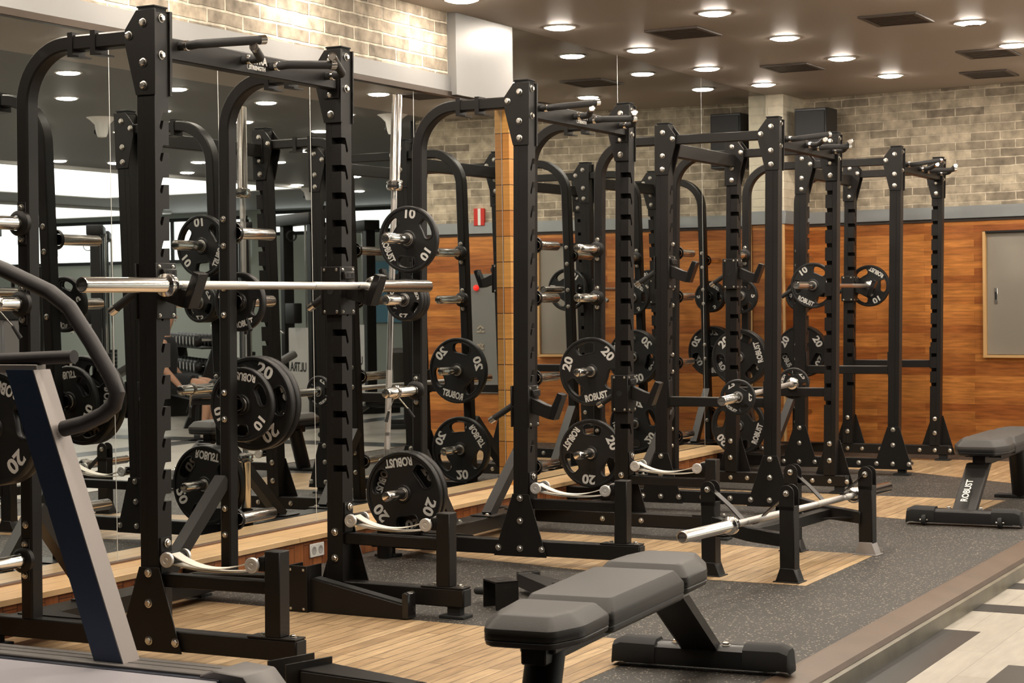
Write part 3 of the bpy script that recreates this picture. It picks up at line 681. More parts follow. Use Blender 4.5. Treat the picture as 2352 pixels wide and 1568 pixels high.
# ---------------------------------------------------------------- weight plates
SPEC = {'20': (.200, .019, .040, .074), '10': (.1575, .0165, .040, .060), '5': (.124, .0155, .035, .046), '2.5': (.099, .013, .030, .034)}
def slot_path(R, r_in, r_out, half, n=6):
    """rounded trapezoid grip hole centred on +X direction, polar radii r_in..r_out, half angle"""
    pts = []
    rr = (r_out-r_in)
    for i in range(24):
        a = 2*pi*i/24; ca, sa = cos(a), sin(a)
        e = .62
        u = math.copysign(abs(ca)**e, ca); v = math.copysign(abs(sa)**e, sa)
        rad = (r_in+r_out)/2+u*rr/2; ang = v*half*(1.06 if u < 0 else 1.0)
        pts.append((rad*cos(ang), rad*sin(ang)))
    return pts
PROTO = {}
def plate_meshes(kind):
    R, th, hub, ts = SPEC[kind]
    cu = bpy.data.curves.new('p', 'CURVE'); cu.dimensions = '2D'; cu.fill_mode = 'BOTH'; cu.extrude = th*.62; cu.bevel_depth = .002; cu.bevel_resolution = 1
    def sp(pts):
        s = cu.splines.new('POLY'); s.points.add(len(pts)-1)
        for p, q in zip(s.points, pts): p.co = (q[0], q[1], 0, 1)
        s.use_cyclic_u = True
    sp([((R-.012)*cos(2*pi*i/72), (R-.012)*sin(2*pi*i/72)) for i in range(72)])
    sp([(.0265*cos(2*pi*i/28), .0265*sin(2*pi*i/28)) for i in range(28)])
    holes = []
    for k in range(3):
        a = 2*pi*k/3+pi/2+pi/3
        hp = [(x*cos(a)-y*sin(a), x*sin(a)+y*cos(a)) for x, y in slot_path(R, R*.52, R*.865, .44)]
        holes.append(hp); sp(hp)
    o = bpy.data.objects.new('p', cu); COL.objects.link(o); dg = bpy.context.evaluated_depsgraph_get(); dg.update()
    me = o.evaluated_get(dg).to_mesh(); mb = MB()
    # XY plane -> XZ plane, facing -Y
    mb.raw([Vector((v.co.x, -v.co.z, v.co.y)) for v in me.vertices], [list(p.vertices) for p in me.polygons])
    o.evaluated_get(dg).to_mesh_clear(); bpy.data.objects.remove(o); bpy.data.curves.remove(cu)
    mb.lathe([(R-.016, -th), (R-.012, -th-.001), (R-.004, -th+.0), (R, -th+.005), (R, th-.005), (R-.004, th), (R-.012, th+.001), (R-.016, th), (R-.018, th*.6), (R-.018, -th*.6), (R-.016, -th)], (0, 0, 0), (0, 1, 0), 72)
    for s_ in (-1, 1):
        mb.lathe([(.030, th*.6), (.031, th+.001), (hub, th+.001), (hub+.006, th*.6)], (0, 0, 0), (0, s_, 0), 36)
        for hp in holes: mb.tube([(x, s_*th*.66, z) for x, z in hp], .0042 if R > .12 else .0032, 6, True)
    R1 = obj('body', mb, PL, None, None, 40)
    ring = MB(); ring.lathe([(.0262, -th-.0035), (.031, -th-.003), (.0325, -th), (.0325, th), (.031, th+.003), (.0262, th+.0035), (.0262, -th-.0035)], (0, 0, 0), (0, 1, 0), 32)
    R2 = obj('hub_ring', ring, CHB)
    TX = []
    for s_ in (-1, 1):
        face = Matrix.Translation((0, s_*(th*.64+.0022), 0)) @ (Matrix.Rotation(pi, 4, 'Z') if s_ > 0 else Matrix.Identity(4)) @ Matrix.Rotation(pi/2, 4, 'X')
        N3 = [MB(), MB(), MB()]; TX += N3
        for tx, (a, s0, flip) in zip(N3, ((0, kind, 0), (s_*-2*pi/3, 'ROBUST', pi), (s_*2*pi/3, kind, 0))):
            rad = R*.755
            m = face @ Matrix.Rotation(a, 4, 'Z') @ Matrix.Translation((0, rad, 0)) @ Matrix.Rotation(flip, 4, 'Z')
            if s0 == 'ROBUST': tx.text(s0, ts*.56, m @ Matrix.Diagonal((.95, 1.35, 1, 1)), ts*.02, .0005)
            else: tx.text(s0, ts*1.0, m @ Matrix.Diagonal((1.12, 1, 1, 1)), ts*.035, .0005)
    return [R1, R2]+[obj('lettering', tx, WH) for tx in TX]
def plate_proto(kind):
    t = thing('weight_plate', '', 'weight plate'); t['group'] = 'black grip plates marked '+kind
    for o in plate_meshes(kind): o.parent = t
    return t
def plate(kind, loc, rotz, roll, label, axis=None):
    """roll: degrees, screen angle (seen from -Y) of the first number, 90 = top"""
    if kind not in PROTO: PROTO[kind] = plate_proto(kind); t = PROTO[kind]
    else: t = copy_tree(PROTO[kind])
    t['label'] = label; t.location = loc
    q = Vector((0, 1, 0)).rotation_difference(axis.normalized()) if axis else Euler((0, 0, rotz)).to_quaternion()
    t.rotation_euler = (q.to_matrix() @ Matrix.Rotation(-radians(roll-90), 3, 'Y')).to_euler()
    return t
def peg_plate(k, yc, so, z, kind, n, off, roll, label):
    th = SPEC[kind][1]
    y = yc+so*(HBW+.034+off+th)
    P = to_world(k, (XB, y, z-.0015)); return plate(kind, P, RK[k][2], roll, label)
z1, z2, z3, z4 = PEGZ
# nearest rack, left side (behind the treadmill)
peg_plate('A', 0, -1, z3, '20', 1, .05, 60, 'black 20 plate half hidden behind the treadmill, left edge')
peg_plate('A', 0, -1, z3, '20', 1, .092, -48, 'outer black 20 plate behind the treadmill upright')
# nearest rack, far post
peg_plate('A', W, 1, z2, '5', 1, .03, 165, 'black 5 plate on the upper peg behind the bare barbell')
peg_plate('A', W, 1, z3, '20', 1, .165, 20, 'farthest of the three thick plates hung inside the first rack')
peg_plate('A', W, 1, z3, '20', 1, .122, 65, 'middle of the three thick plates hung inside the first rack')
peg_plate('A', W, 1, z3, '10', 1, .04, -38, 'black 10 plate in front of two larger ones inside the first rack')
# second rack, near post
peg_plate('B', 0, -1, z1, '10', 1, .02, 85, 'black 10 plate on the highest peg before the second rack')
peg_plate('B', 0, -1, z2, '2.5', 1, .005, 80, 'innermost small 2.5 plate on the second peg of second rack')
peg_plate('B', 0, -1, z2, '2.5', 1, .033, 200, 'middle small 2.5 plate on the second peg of second rack')
peg_plate('B', 0, -1, z2, '2.5', 1, .062, -93, 'outermost small 2.5 plate on the second peg of second rack')
peg_plate('B', 0, -1, z4, '20', 1, .02, 40, 'black 20 plate behind another at the foot of second rack')
peg_plate('B', 0, -1, z4, '20', 1, .066, -22, 'front black 20 plate on the lowest peg of second rack')
# third rack, near post
peg_plate('C', 0, -1, z3, '20', 1, .03, 163, 'black 20 plate at knee height behind the second rack, above another')
peg_plate('C', 0, -1, z4, '20', 1, .03, 25, 'black 20 plate near the floor behind the second rack')
# farthest rack, near post
peg_plate('D', 0, -1, z2, '5', 1, .03, 0, 'black 5 plate behind the third rack far middle post')
peg_plate('D', 0, -1, z3, '20', 1, .01, 100, 'black 20 plate, back one of two seen through the third rack')
peg_plate('D', 0, -1, z3, '20', 1, .055, -105, 'front plate of two stacked on the peg seen through the third rack')
peg_plate('D', 0, -1, z4, '20', 1, .06, 220, 'black 20 plate near the floor seen through the third rack')
# farthest rack, far post
peg_plate('D', W, 1, z2, '5', 1, .02, 0, 'black 5 plate behind the near 10 plate of the farthest rack')
peg_plate('D', W, 1, z2, '5', 1, .055, 40, 'second black 5 plate on the farthest peg by the end wall')
peg_plate('D', W, 1, z3, '20', 1, .03, 150, 'black 20 plate on the farthest rack post near the pillar')
peg_plate('D', W, 1, z3, '20', 1, .075, 90, 'rear black 20 plate on the farthest rack post near the pillar')
# barbell plates
def on_bar(a, b, t_, kind, roll, label): a = Vector(a); b = Vector(b); u = (b-a).normalized(); return plate(kind, a+u*t_, 0, roll, label, u)
on_bar(C3a, C3b, .36, '2.5', 120, 'small 2.5 plate on the near end of the third rack barbell')
on_bar(C3a, C3b, 1.80, '2.5', 40, 'small 2.5 plate on the far end of the third rack barbell')
on_bar(D4a, D4b, .375, '10', 125, 'black 10 plate on the near end of the farthest rack barbell')
on_bar(D4a, D4b, 1.79, '10', -60, 'black 10 plate on the far end of the farthest rack barbell')
# ---------------------------------------------------------------- spring collars
def spring(k, yc, so, off, z, label, flip=1):
    y = yc+so*(HBW+off)
    t = root_in(k, 'spring_collar', label, 'collar clip', (XB, y, z)); t['group'] = 'spring collar clips'
    pts = []
    for i in range(37):
        a = 2*pi*i/12; pts.append((.0285*cos(a), so*(i*.0006-.011), .0285*sin(a)))
    c = obj('coil', MB().tube(pts, .0034, 8), CH, t)
    for s_ in (-1, 1):
        a = radians(-60 if s_ < 0 else -100)
        p0 = Vector((.0285*cos(a), so*.006*s_, .0285*sin(a))); p1 = p0+Vector((cos(a)*.06, so*.03*s_, sin(a)*.06)); p2 = p1+Vector((cos(a)*.05, so*.012*s_, sin(a)*.05))
        obj('lever', MB().tube([p0, p1], .003, 8), CH, t); obj('lever_grip', MB().tube([p1, p2], [.006, .008], 10), GRIP, t)
spring('A', 0, -1, .14, z2, 'chrome spring clip with black levers on the left edge peg')
spring('B', 0, -1, .20, z3, 'chrome spring clip on the empty middle peg of the second rack')
spring('A', W, 1, .10, z2, 'chrome spring clip behind the 5 plate inside the first rack')
# ---------------------------------------------------------------- safety bars
def safety(k, yc, z, label):
    t = root_in(k, 'safety_bar', label, 'safety bar', (XUC, yc, z), 'horizontal safety bars')
    L = XFC-XUC
    obj('bar', MB().box(HU, L-HU, -.022, .022, -.052, 0, .003), K, t)
    obj('bar_top_strip', MB().box(HU+.01, L-HU-.01, -.019, .019, 0, .003, .001), simple('worn_steel_strip', (.22, .21, .2), .4, .5) if 'worn_steel_strip' not in bpy.data.materials else bpy.data.materials['worn_steel_strip'], t)
    for xx in (HU, L-HU): obj('end_bracket', MB().box(xx-.008, xx+.008, -.03, .03, -.06, .10, .002), K, t)
safety('C', 0, .652, 'near safety bar of the third rack carrying the small-plate barbell')
safety('C', W, .652, 'far safety bar of the third rack carrying the small-plate barbell')
safety('D', 0, .742, 'near safety bar of the farthest rack')
safety('D', W, .742, 'far safety bar of the farthest rack, close to the end wall')
# ---------------------------------------------------------------- low barbell stand
t = thing('barbell_stand', 'low black four-leg stand with a barbell slung in straps', 'barbell stand', (2.27, 2.98, 0), -.06)
legs = [(-.19, -.44), (.19, -.46), (-.17, .44), (.19, .48)]
SHOE = simple('worn_foot_grey', (.30, .28, .27), .5)
for i, (x, y) in enumerate(legs):
    l = obj('leg', MB().box(x-.034, x+.034, y-.030, y+.030, .05, .33, .003), K, t)
    m = MB(); m.prism([(x-.055, 0), (x+.055, 0), (x+.032, .062), (x-.032, .062)], 'y', y-.034, y+.034, .002); m.box(x-.06, x+.06, y-.045, y+.045, 0, .006, .001)
    obj('foot', m, SHOE if i == 3 else K, t)
    for s_ in (-1, 1):
        P = [(x-.034, .31), (x+.034, .31)]+[(x+.034*cos(radians(a)), .385+.034*sin(radians(a))) for a in range(0, 181, 20)]
        obj('top_ear', MB().prism(P, 'y', y+s_*.024, y+s_*.030, .0008), K, l)
    bolt(t, None, (x, y-.031, .383), (0, -1, 0), .9)
for y in (-.45, .46):
    obj('strap', MB().ribbon([(-.18, y, .385), (-.09, y, .312), (-.02, y, .245), (.03, y, .243), (.09, y, .30), (.19, y, .385)], (0, .022, 0), .0025), simple('black_strap', (.02, .018, .017), .35) if 'black_strap' not in bpy.data.materials else bpy.data.materials['black_strap'], t)
for y in (-.45, .46):
    m = MB(); m.prism([(-.17, .20), (-.17, .265), (0, .225), (.17, .205), (.17, .15), (0, .165)], 'y', y-.025, y+.025, .002)
    obj('cross_arm', m, K, t)
m = MB(); m.box(-.025, .025, -.44, .46, .165, .215, .003)
obj('spine', m, K, t)
m = MB()
for y, q in ((-.45, 1), (.46, -1)):
    for s_ in (-1, 1): obj('corner_gusset', MB().prism([(s_*.16, y), (s_*.02, y+q*.16), (s_*.02, y+q*.12), (s_*.11, y)], 'z', .175, .181), K, t)
# ---------------------------------------------------------------- benches
def bench():
    t = thing('flat_bench', '', 'bench')
    def pad(poly, z0, z1, name, label=None):
        n = len(poly); cx = sum(p[0] for p in poly)/n; cy_ = sum(p[1] for p in poly)/n
        def rounded(poly, r=.022, q=4):
            out = []
            for i in range(n):
                p = Vector(poly[i]); a = (Vector(poly[i-1])-p).normalized(); b = (Vector(poly[(i+1) % n])-p).normalized()
                for j in range(q+1):
                    tt = j/q; out.append((p+a*r*(1-tt)**2+b*r*tt**2))
            return out
        rp = rounded(poly); c = Vector((cx, cy_))
        def ins(d): return [p+(c-p).normalized()*d for p in rp]
        top = MB(); hh = z1-z0
        top.loft([[Vector((p.x, p.y, z)) for p in ins(d)] for d, z in ((.0, z0+hh*.42), (-.001, z0+hh*.5), (.001, z0+hh*.60), (.006, z0+hh*.66), (.036, z0+hh*.96), (.042, z1), (.07, z1+.0015))])
        o = obj(name, top, VIN, t, None, 28)
        lo = MB(); lo.loft([[Vector((p.x, p.y, z)) for p in ins(d)] for d, z in ((.014, z0), (.004, z0+hh*.06), (.0, z0+hh*.2), (.003, z0+hh*.23), (.0, z0+hh*.26), (.0, z0+hh*.42))])
        obj('pad_side', lo, VIK, o, None, 50)
    pad([(-.092, -1.55), (.092, -1.55), (.135, -1.44), (.135, -1.235), (-.135, -1.235), (-.135, -1.44)], .345, .425, 'head_pad')
    pad([(-.135, -1.225), (.135, -1.225), (.145, -.62), (-.145, -.62)], .335, .425, 'middle_pad')
    pad([(-.145, -.61), (.145, -.61), (.15, -.42), (.10, -.27), (-.10, -.27), (-.15, -.42)], .345, .430, 'seat_pad')
    m = MB(); m.box(-.035, .035, -1.45, -.35, .285, .34, .004); m.box(-.05, .05, -1.42, -1.30, .31, .345, .004); m.box(-.1, .1, -.60, -.45, .325, .345, .001)
    obj('frame_beam', m, K, t)
    m = MB(); m.loft([[Vector((sx*.062, y+sy*.045, z)) for sx, sy in ((-1, -.7), (-.8, -1), (.8, -1), (1, -.7), (1, .7), (.8, 1), (-.8, 1), (-1, .7))] for y, z in ((-.01, .075), (-.36, .30))])
    l1 = obj('leg', m, K, t)
    m = MB(); m.tube([(0, -1.47, .0+.02), (0, -1.36, .31)], .052, 20); l2 = obj('leg', m, K, t)
    m = MB(); m.box(-.15, .15, -1.52, -1.42, 0, .02, .004); obj('foot_plate', m, KM, t)
    m = MB()
    sec = [(-.045, .015), (-.05, .04), (-.045, .072), (-.025, .086), (.025, .086), (.045, .072), (.05, .04), (.045, .015)]
    m.loft([[Vector((x, a, b)) for a, b in sec] for x in (-.26, .26)]); base = obj('base_tube', m, simple('base_black', (.014, .014, .015), .32) if 'base_black' not in bpy.data.materials else bpy.data.materials['base_black'], t)
    for s_ in (-1, 1):
        m = MB(); m.loft([[Vector((s_*x, a*sc, .002+b*sc2)) for a, b in sec] for x, sc, sc2 in ((.15, 1.09, 1.08), (.27, 1.1, 1.1), (.298, 1.05, .95), (.305, .8, .4))])
        obj('end_shoe', m, KM, base)
        m = MB(); m.lathe([(.012, .0), (.026, .003), (.028, .012), (.026, .022), (.012, .025)], (s_*.2-.0125, .064, .03), (1, 0, 0), 20); obj('wheel', m, KM, base)
        m = MB(); m.cyl((s_*.2-.022, .064, .03), (s_*.2+.022, .064, .03), .006, None, 12); obj('axle', m, CH, base)
    for xx in (-.085, .085): bolt(t, None, (xx, -.012, .086), (0, 0, 1), 1.0)
    bolt(t, None, (.036, -1.2, .31), (1, 0, 0), .6)
    return t, l1, l2
bn, l1, l2 = bench()
bn['label'] = 'large dark grey flat bench in the right foreground on rubber floor'; bn['group'] = 'padded flat benches'
bn.location = (2.79, .635, 0); bn.rotation_euler = (0, 0, .085)
b2_ = dup(bn, (2.63, 4.70, 0), (0, 0, pi+.02), 'dark grey flat bench with wheels at the right edge, farther back')
dup(bn, (5.0, 10.15, -.09), (0, 0, pi+1.25), 'flat bench by the edge of the brick wall, seen in the mirror')
# warning label on the near leg of the first bench, logo on the flat leg of the second
m = MB(); M2 = Matrix.Translation((0, -1.445, .085)) @ Matrix.Rotation(-.345, 4, 'X')
def legpatch(x0, x1, z0, z1, r=.0526):
    vs_ = []; n = 6
    mb = MB()
    rows_ = []
    for z in (z0, z1):
        cyy = -1.47+.11*(z-.02)/.29
        rows_.append([Vector((r*sin(a), cyy-r*cos(a)*1.06, z)) for a in [x0+(x1-x0)*i/n for i in range(n+1)]])
    mb.loft(rows_, closed=False, caps=False); return mb
obj('warning_label', legpatch(-.85, .25, .166, .186), simple('warning_yellow', (.75, .5, .05), .5), bn)['label'] = 'yellow warning sticker on leg'
obj('label_text', legpatch(-.80, -.1, .085, .155), simple('label_white', (.30, .31, .34), .5), bn)
m = MB(); mm = Matrix.Translation((-.32, -1.37+.0, .176))
wl = MB(); wl.text('WARNING', .012, Matrix.Translation((-.017, -1.466, .176)) @ Matrix.Rotation(-.3, 4, 'Z') @ Matrix.Rotation(pi/2, 4, 'X'), .0003, .0003); obj('warning_lettering', wl, KM, bn)
ang = atan2(.35, .225)
lg = MB(); mm = Matrix.Translation((.0, .128-.018, .165)) @ Matrix.Rotation(pi, 4, 'Z') @ Matrix.Rotation(pi/2-0.0, 4, 'X')
# leg of the bench slopes: place the logo on its outer face
n_ = Vector((0, .225, .36)).normalized()
lf = Matrix.Translation((0, -.125+.052, .178)) @ Matrix(((-1, 0, 0, 0), (0, -.84, .54, 0), (0, .54, .84, 0), (0, 0, 0, 1)))
lg.text('ROBUST', .05, lf @ Matrix.Rotation(pi/2, 4, 'Z') @ Matrix.Translation((.0, 0, .001)), .001, .0005)
obj('logo_lettering', lg, WH, b2_)
# ---------------------------------------------------------------- spotter arms lying on the floor
def spotter(loc, rot, label):
    t = thing('spotter_arm', label, 'spotter arm', loc, rot, 'spotter arms laid on the floor')
    m = MB(); m.box(-.09, -.083, -.05, .05, 0, .185, .001); m.box(.0, .007, -.05, .05, 0, .185, .001); m.box(-.09, .007, -.05, -.043, 0, .185, .001)
    b = obj('mount_bracket', m, K, t)
    for xx in (-.075, -.012):
        for zz in (.015, .17): bolt(t, None, (xx, -.05, zz), (0, -1, 0), .4)
    m = MB(); m.prism([(.0, .0), (.0, .135), (.44, .058), (.44, .0)], 'y', -.028, .028, .002)
    a = obj('arm', m, K, t)
    m = MB(); m.prism([(.02, .132), (.02, .138), (.43, .066), (.43, .060)], 'y', -.022, .022); obj('rubber_pad', m, KM, a)
    m = MB(); m.prism([(.435, .005), (.435, .10), (.447, .108), (.462, .10), (.462, .005)], 'y', -.03, .03, .002); obj('end_stop', m, KG, a)
    m = MB(); m.cyl((-.05, .045, .05), (-.06, .16, .045), .015, None, 14); g = obj('pull_handle', m, GRIP, t)
    m = MB(); m.cyl((-.06, .16, .045), (-.062, .18, .044), .0165, None, 16); obj('handle_cap', m, CH, g)
    return t
s1 = spotter((.955, 1.066, 0), -.02, 'black tapered spotter arm lying across the wood and rubber seam')
s2 = dup(s1, (1.80, 1.50, .052), (pi/2, 0, pi-.76), 'black spotter arm lying on rubber behind the front bench')
s3 = dup(s1, (1.83, -.12, .052), (pi/2, 0, -.30), 'black spotter arm lying at the bottom edge beside the treadmill')
for c_ in bpy.data.objects:
    if c_.parent in (s3, s2) and c_.name.startswith('pull_handle'): c_.rotation_euler = (0, 0, pi/2)
t = thing('loose_bracket', 'black u-shaped bracket with grip lying on the rubber floor', 'bracket', (1.60, 1.44, 0), -.62)
m = MB(); m.box(-.06, .06, -.05, .05, .105, .112, .001); m.box(-.06, -.053, -.05, .05, 0, .112, .001); m.box(.053, .06, -.05, .05, .0, .112, .001)
u = obj('channel', m, K, t)
m = MB(); m.lathe([(.018, 0), (.018, .001), (0, .001)], (0, 0, .112), (0, 0, 1), 20); obj('pin_hole', m, EN, u)
m = MB(); m.cyl((-.06, 0, .055), (-.18, -.02, .045), .016, None, 14); g = obj('grip', m, GRIP, t)
m = MB(); m.cyl((-.062, 0, .055), (-.075, -.002, .054), .0175, None, 14); obj('grip_ring', m, CH, g)
# ---------------------------------------------------------------- treadmill
t = thing('treadmill', 'grey treadmill with curved handrail cropped at the lower left corner', 'treadmill', (1.4, -1.15, 0))
def T(x, y, z): return (x-1.4, y+1.15, z)
m = MB(); m.box(-.85, .74, -.32, .28, .02, .15, .01); obj('deck_frame', m, simple('deck_black', (.02, .02, .025), .4), t)
m = MB(); m.box(-.85, .62, -.26, .195, .15, .196, .004); obj('running_belt', m, BELT, t)
obj('belt_edge', MB().box(-.85, .62, .193, .216, .14, .199, .003), simple('belt_edge_blue', (.01, .014, .03), .4), t)
RAIL = simple('side_rail_grey', (.17, .155, .145), .4, .2)
for y0_, y1_ in ((.215, .335), (-.40, -.28)):
    m = MB(); m.box(-.85, .62, y0_, y1_, .13, .207, .004)
    for q in (.35, .68): m.box(-.85, .62, y0_+(y1_-y0_)*q-.001, y0_+(y1_-y0_)*q+.001, .2068, .2082, 0)
    obj('side_rail', m, RAIL, t)
for y0_ in (.20, -.41):
    m = MB(); m.prism([(.55, .10), (.55, .205), (.60, .222), (.70, .215), (.76, .15), (.76, .10)], 'y', y0_, y0_+.15, .004)
    obj('rear_cap', m, simple('cap_grey', (.16, .15, .145), .45) if 'cap_grey' not in bpy.data.materials else bpy.data.materials['cap_grey'], t)
m = MB(); m.prism([(.52, .12), (.52, .19), (.63, .19), (.68, .12)], 'y', -.26, .2, .004); obj('rear_roller_cover', m, simple('cap_blue', (.02, .035, .07), .4), t)
for y_, nm in ((.27, 0), (-.34, 1)):
    m = MB()
    def ring(x, z, w=.105, d=.035): return [Vector((x+sx*w/2, y_+sy*d, z)) for sx, sy in ((-1, -1), (1, -1), (1, 1), (-1, 1))]
    m.loft([ring(.205, .195), ring(-.115, 1.04)]); up_ = obj('upright', m, TRB, t)
    m = MB(); m.loft([[Vector((xx, y_+sy*.0352, zz)) for xx, sy, zz in ((x+.052, -1, z), (x+.056, -1, z), (x+.056, 1, z), (x+.052, 1, z))] for x, z in ((.205, .195), (-.115, 1.04))])
    obj('upright_trim', m, simple('trim_grey', (.30, .265, .25), .4, .3) if 'trim_grey' not in bpy.data.materials else bpy.data.materials['trim_grey'], up_)
    pts = [T(1.0, -1.15+y_, 1.40), T(1.20, -1.15+y_, 1.335), T(1.38, -1.15+y_, 1.265), T(1.45, -1.15+y_, 1.22), T(1.53, -1.15+y_, 1.12), T(1.60, -1.15+y_, 1.02), T(1.622, -1.15+y_, .975), T(1.61, -1.15+y_, .94), T(1.57, -1.15+y_, .912), T(1.50, -1.15+y_, .885), T(1.42, -1.15+y_, .868)]
    obj('handrail', MB().tube(pts, .0235, 18), simple('rail_rubber', (.045, .041, .042), .55, 0, .2, 600) if 'rail_rubber' not in bpy.data.materials else bpy.data.materials['rail_rubber'], t)
    obj('side_grip', MB().tube([T(.95, -1.15+y_, 1.06), T(1.465, -1.15+y_, 1.078)], .0195, 18), bpy.data.materials['rail_rubber'], t)
    obj('grip_support', MB().box(-.45, -.06, y_-.02, y_+.02, 1.03, 1.055, .002), GR, t)
m = MB(); m.box(-.85, -.68, -.42, .35, 1.08, 1.45, .03, Matrix.Rotation(.0, 4, 'Y')); obj('console', m, simple('console_black', (.02, .02, .024), .3), t)
# ================================================================ the rest of the gym (seen in the mirrors)
struct('wall_far', MB().box(3, 24, 20.6, 20.8, -.1, 3.3, 0), GRN)
struct('wall_right', MB().box(22.5, 22.7, -8, 20.6, -.1, 3.3, 0), GRN)
struct('wall_front', MB().box(-.2, 22.5, -8.2, -8, -.2, 3.3, 0), simple('front_wall_grey', (.045, .042, .04), .8))
struct('wall_left', MB().box(-.2, 0, -8, -4.2, -.12, ZC, 0), bpy.data.materials['front_wall_grey'])
struct('floor', MB().box(-.2, 3.0, -8, -4.2, -.14, -.09, 0), MARK)
struct('floor', MB().box(-.2, 3.0, 9.9, 20.6, -.14, -.09, 0), MARW)
struct('wall_side', MB().box(3.0, 3.1, 9.6, 20.6, -.1, ZC, 0), GRN)
def cove(x0, x1, y0, y1, z, label):
    t = thing('ceiling_cove', label, 'ceiling light', ((x0+x1)/2, (y0+y1)/2, z)); a, b = (x1-x0)/2, (y1-y0)/2
    obj('glow_panel', MB().box(-a, a, -b, b, 0, .02, 0), COVE, t)
    m = MB()
    for q in ((-a-.08, -a, -b, b), (a, a+.08, -b, b), (-a, a, -b-.08, -b), (-a, a, b, b+.08)): m.box(*q, -.01, .03, .004)
    obj('cove_frame', m, WHITEP, t)
cove(9.15, 12.5, 6.5, 15.6, ZC-.03, 'long glowing white ceiling cove seen in the mirror, nearer one')
cove(14.7, 17.2, 6.5, 19.8, ZC-.03, 'long glowing white ceiling cove seen in the mirror, farther one')
def window(n, x0, x1, y, z0, z1):
    struct('window_%d' % n, MB().box(x0, x1, y-.03, y, z0, z1, 0), WINL)
    m = MB()
    for i in range(int((x1-x0)/1.6)+1): m.box(x0+i*1.6-.03, x0+i*1.6+.03, y-.07, y-.02, z0, z1, .003)
    m.box(x0, x1, y-.07, y-.02, z0-.06, z0, .003); m.box(x0, x1, y-.07, y-.02, z1, z1+.06, .003)
    struct('trim_%d' % (14+n), m, KM)
window(1, 4.2, 13.2, 20.58, 2.44, 2.74); window(2, 13.6, 22.2, 20.58, 2.02, 2.68)
struct('window_3', MB().box(22.44, 22.48, 6, 20, 2.1, 2.7, 0), WINL)
struct('window_4', MB().box(22.44, 22.48, 6, 20, .6, 1.7, 0), emis('dim_window', (.6, .78, .78), .7))
struct('trim_20', MB().box(7.2, 11.2, 20.5, 20.58, .9, 1.9, 0), BLUEP)
def cable_machine(loc, rot, label):
    t = thing('cable_machine', label, 'gym machine', loc, rot)
    m = MB(); m.box(-.42, .42, -.35, .35, 0, .07, .01); obj('base', m, K, t)
    for x in (-.36, .36): obj('column', MB().box(x-.05, x+.05, -.06, .06, .07, 2.25, .006), K, t)
    obj('top_beam', MB().box(-.46, .46, -.10, .10, 2.17, 2.29, .01), K, t)
    obj('shroud', MB().box(-.26, .26, -.04, .04, .12, 1.05, .006), simple('shroud_white', (.6, .58, .54), .4), t)
    lt_ = MB(); lt_.text('ULTRA', .14, Matrix.Translation((0, -.042, .62)) @ Matrix.Rotation(pi/2, 4, 'X'), .003, .001); obj('lettering', lt_, KM, t)
    m = MB()
    for k_ in range(12): m.box(-.1, .1, .06, .16, .15+k_*.05, .192+k_*.05, .002)
    obj('weight_stack', m, KM, t)
    for x in (-.1, .1): obj('guide_rod', MB().cyl((x, .11, .07), (x, .11, 2.2), .012, None, 10), CH, t)
    m = MB(); m.lathe([(.05, -.015), (.06, -.015), (.05, 0), (.06, .015), (.05, .015)], (0, -.1, 2.05), (1, 0, 0), 20); obj('pulley', m, KM, t)
    m = MB(); m.box(-.12, .12, -.14, -.04, 1.1, 1.32, .01); obj('carriage', m, K, t)
    m = MB(); m.tube([(-.22, -.3, 1.0), (-.1, -.34, 1.06), (.1, -.34, 1.06), (.22, -.3, 1.0)], .014, 10); obj('pull_bar', m, CH, t)
    return t
CMX = 1
cm = cable_machine((6.35, 11.6, -.09), .55, 'black cable machine with white shroud seen in the mirror')
dup(cm, (5.0, 13.2, -.09), (0, 0, .5), 'second cable machine deeper behind the first, seen in the mirror')
dup(cm, (9.9, 12.4, -.09), (0, 0, .9), 'cable machine beyond the dumbbell rack, seen in the mirror')
dup(cm, (4.3, 15.6, -.09), (0, 0, .4), 'cable machine near the brick wall edge, seen in the mirror')
for q in [(8.2, 13.0, .8, 'cable machine half hidden behind the dumbbell rack, seen in the mirror'), (6.9, 13.6, .6, 'cable machine behind the first one and to its left, seen in the mirror'), (11.0, 13.8, .9, 'cable machine under the farther lit cove, seen in the mirror'), (7.4, 16.2, .5, 'cable machine near the far bright window, seen in the mirror'), (10.6, 11.2, 1.1, 'cable machine behind the grey cross trainers, seen in the mirror'), (12.6, 12.4, 1.1, 'farthest left cable machine, seen in the mirror')]:
    dup(cm, (q[0], q[1], -.09), (0, 0, q[2]), q[3])
def dumbbell(hex_=True):
    t = thing('dumbbell', '', 'dumbbell', (0, 0, 0), 0, 'dumbbells on the mirrored rack')
    obj('handle', MB().cyl((0, -.07, 0), (0, .07, 0), .014, None, 12), CH, t)
    for s_ in (-1, 1):
        h_ = obj('head', MB().lathe([(0, .06), (.062, .06), (.07, .07), (.07, .13), (.062, .14), (0, .14)], (0, 0, 0), (0, s_, 0), 12), PL, t)
        obj('number_strip', MB().box(-.012, .012, min(s_*.139, s_*.142), max(s_*.139, s_*.142), -.04, .04, 0), WH, h_)
    return t
def dumbbell_rack(loc, rot, label):
    t = thing('dumbbell_rack', label, 'rack', loc, rot)
    for x in (-1.1, 1.1): obj('side_frame', MB().prism([(-.28, 0), (.28, 0), (.16, .95), (.08, .95)], 'x', x-.03, x+.03, .004), K, t)
    for z in (.30, .58, .86): obj('shelf', MB().box(-1.08, 1.08, -.13+.1*(z-.3), .13+.1*(z-.3), z-.02, z, .003), K, t)
    return t
RL = Vector((7.85, 11.55, -.09)); RR = .72
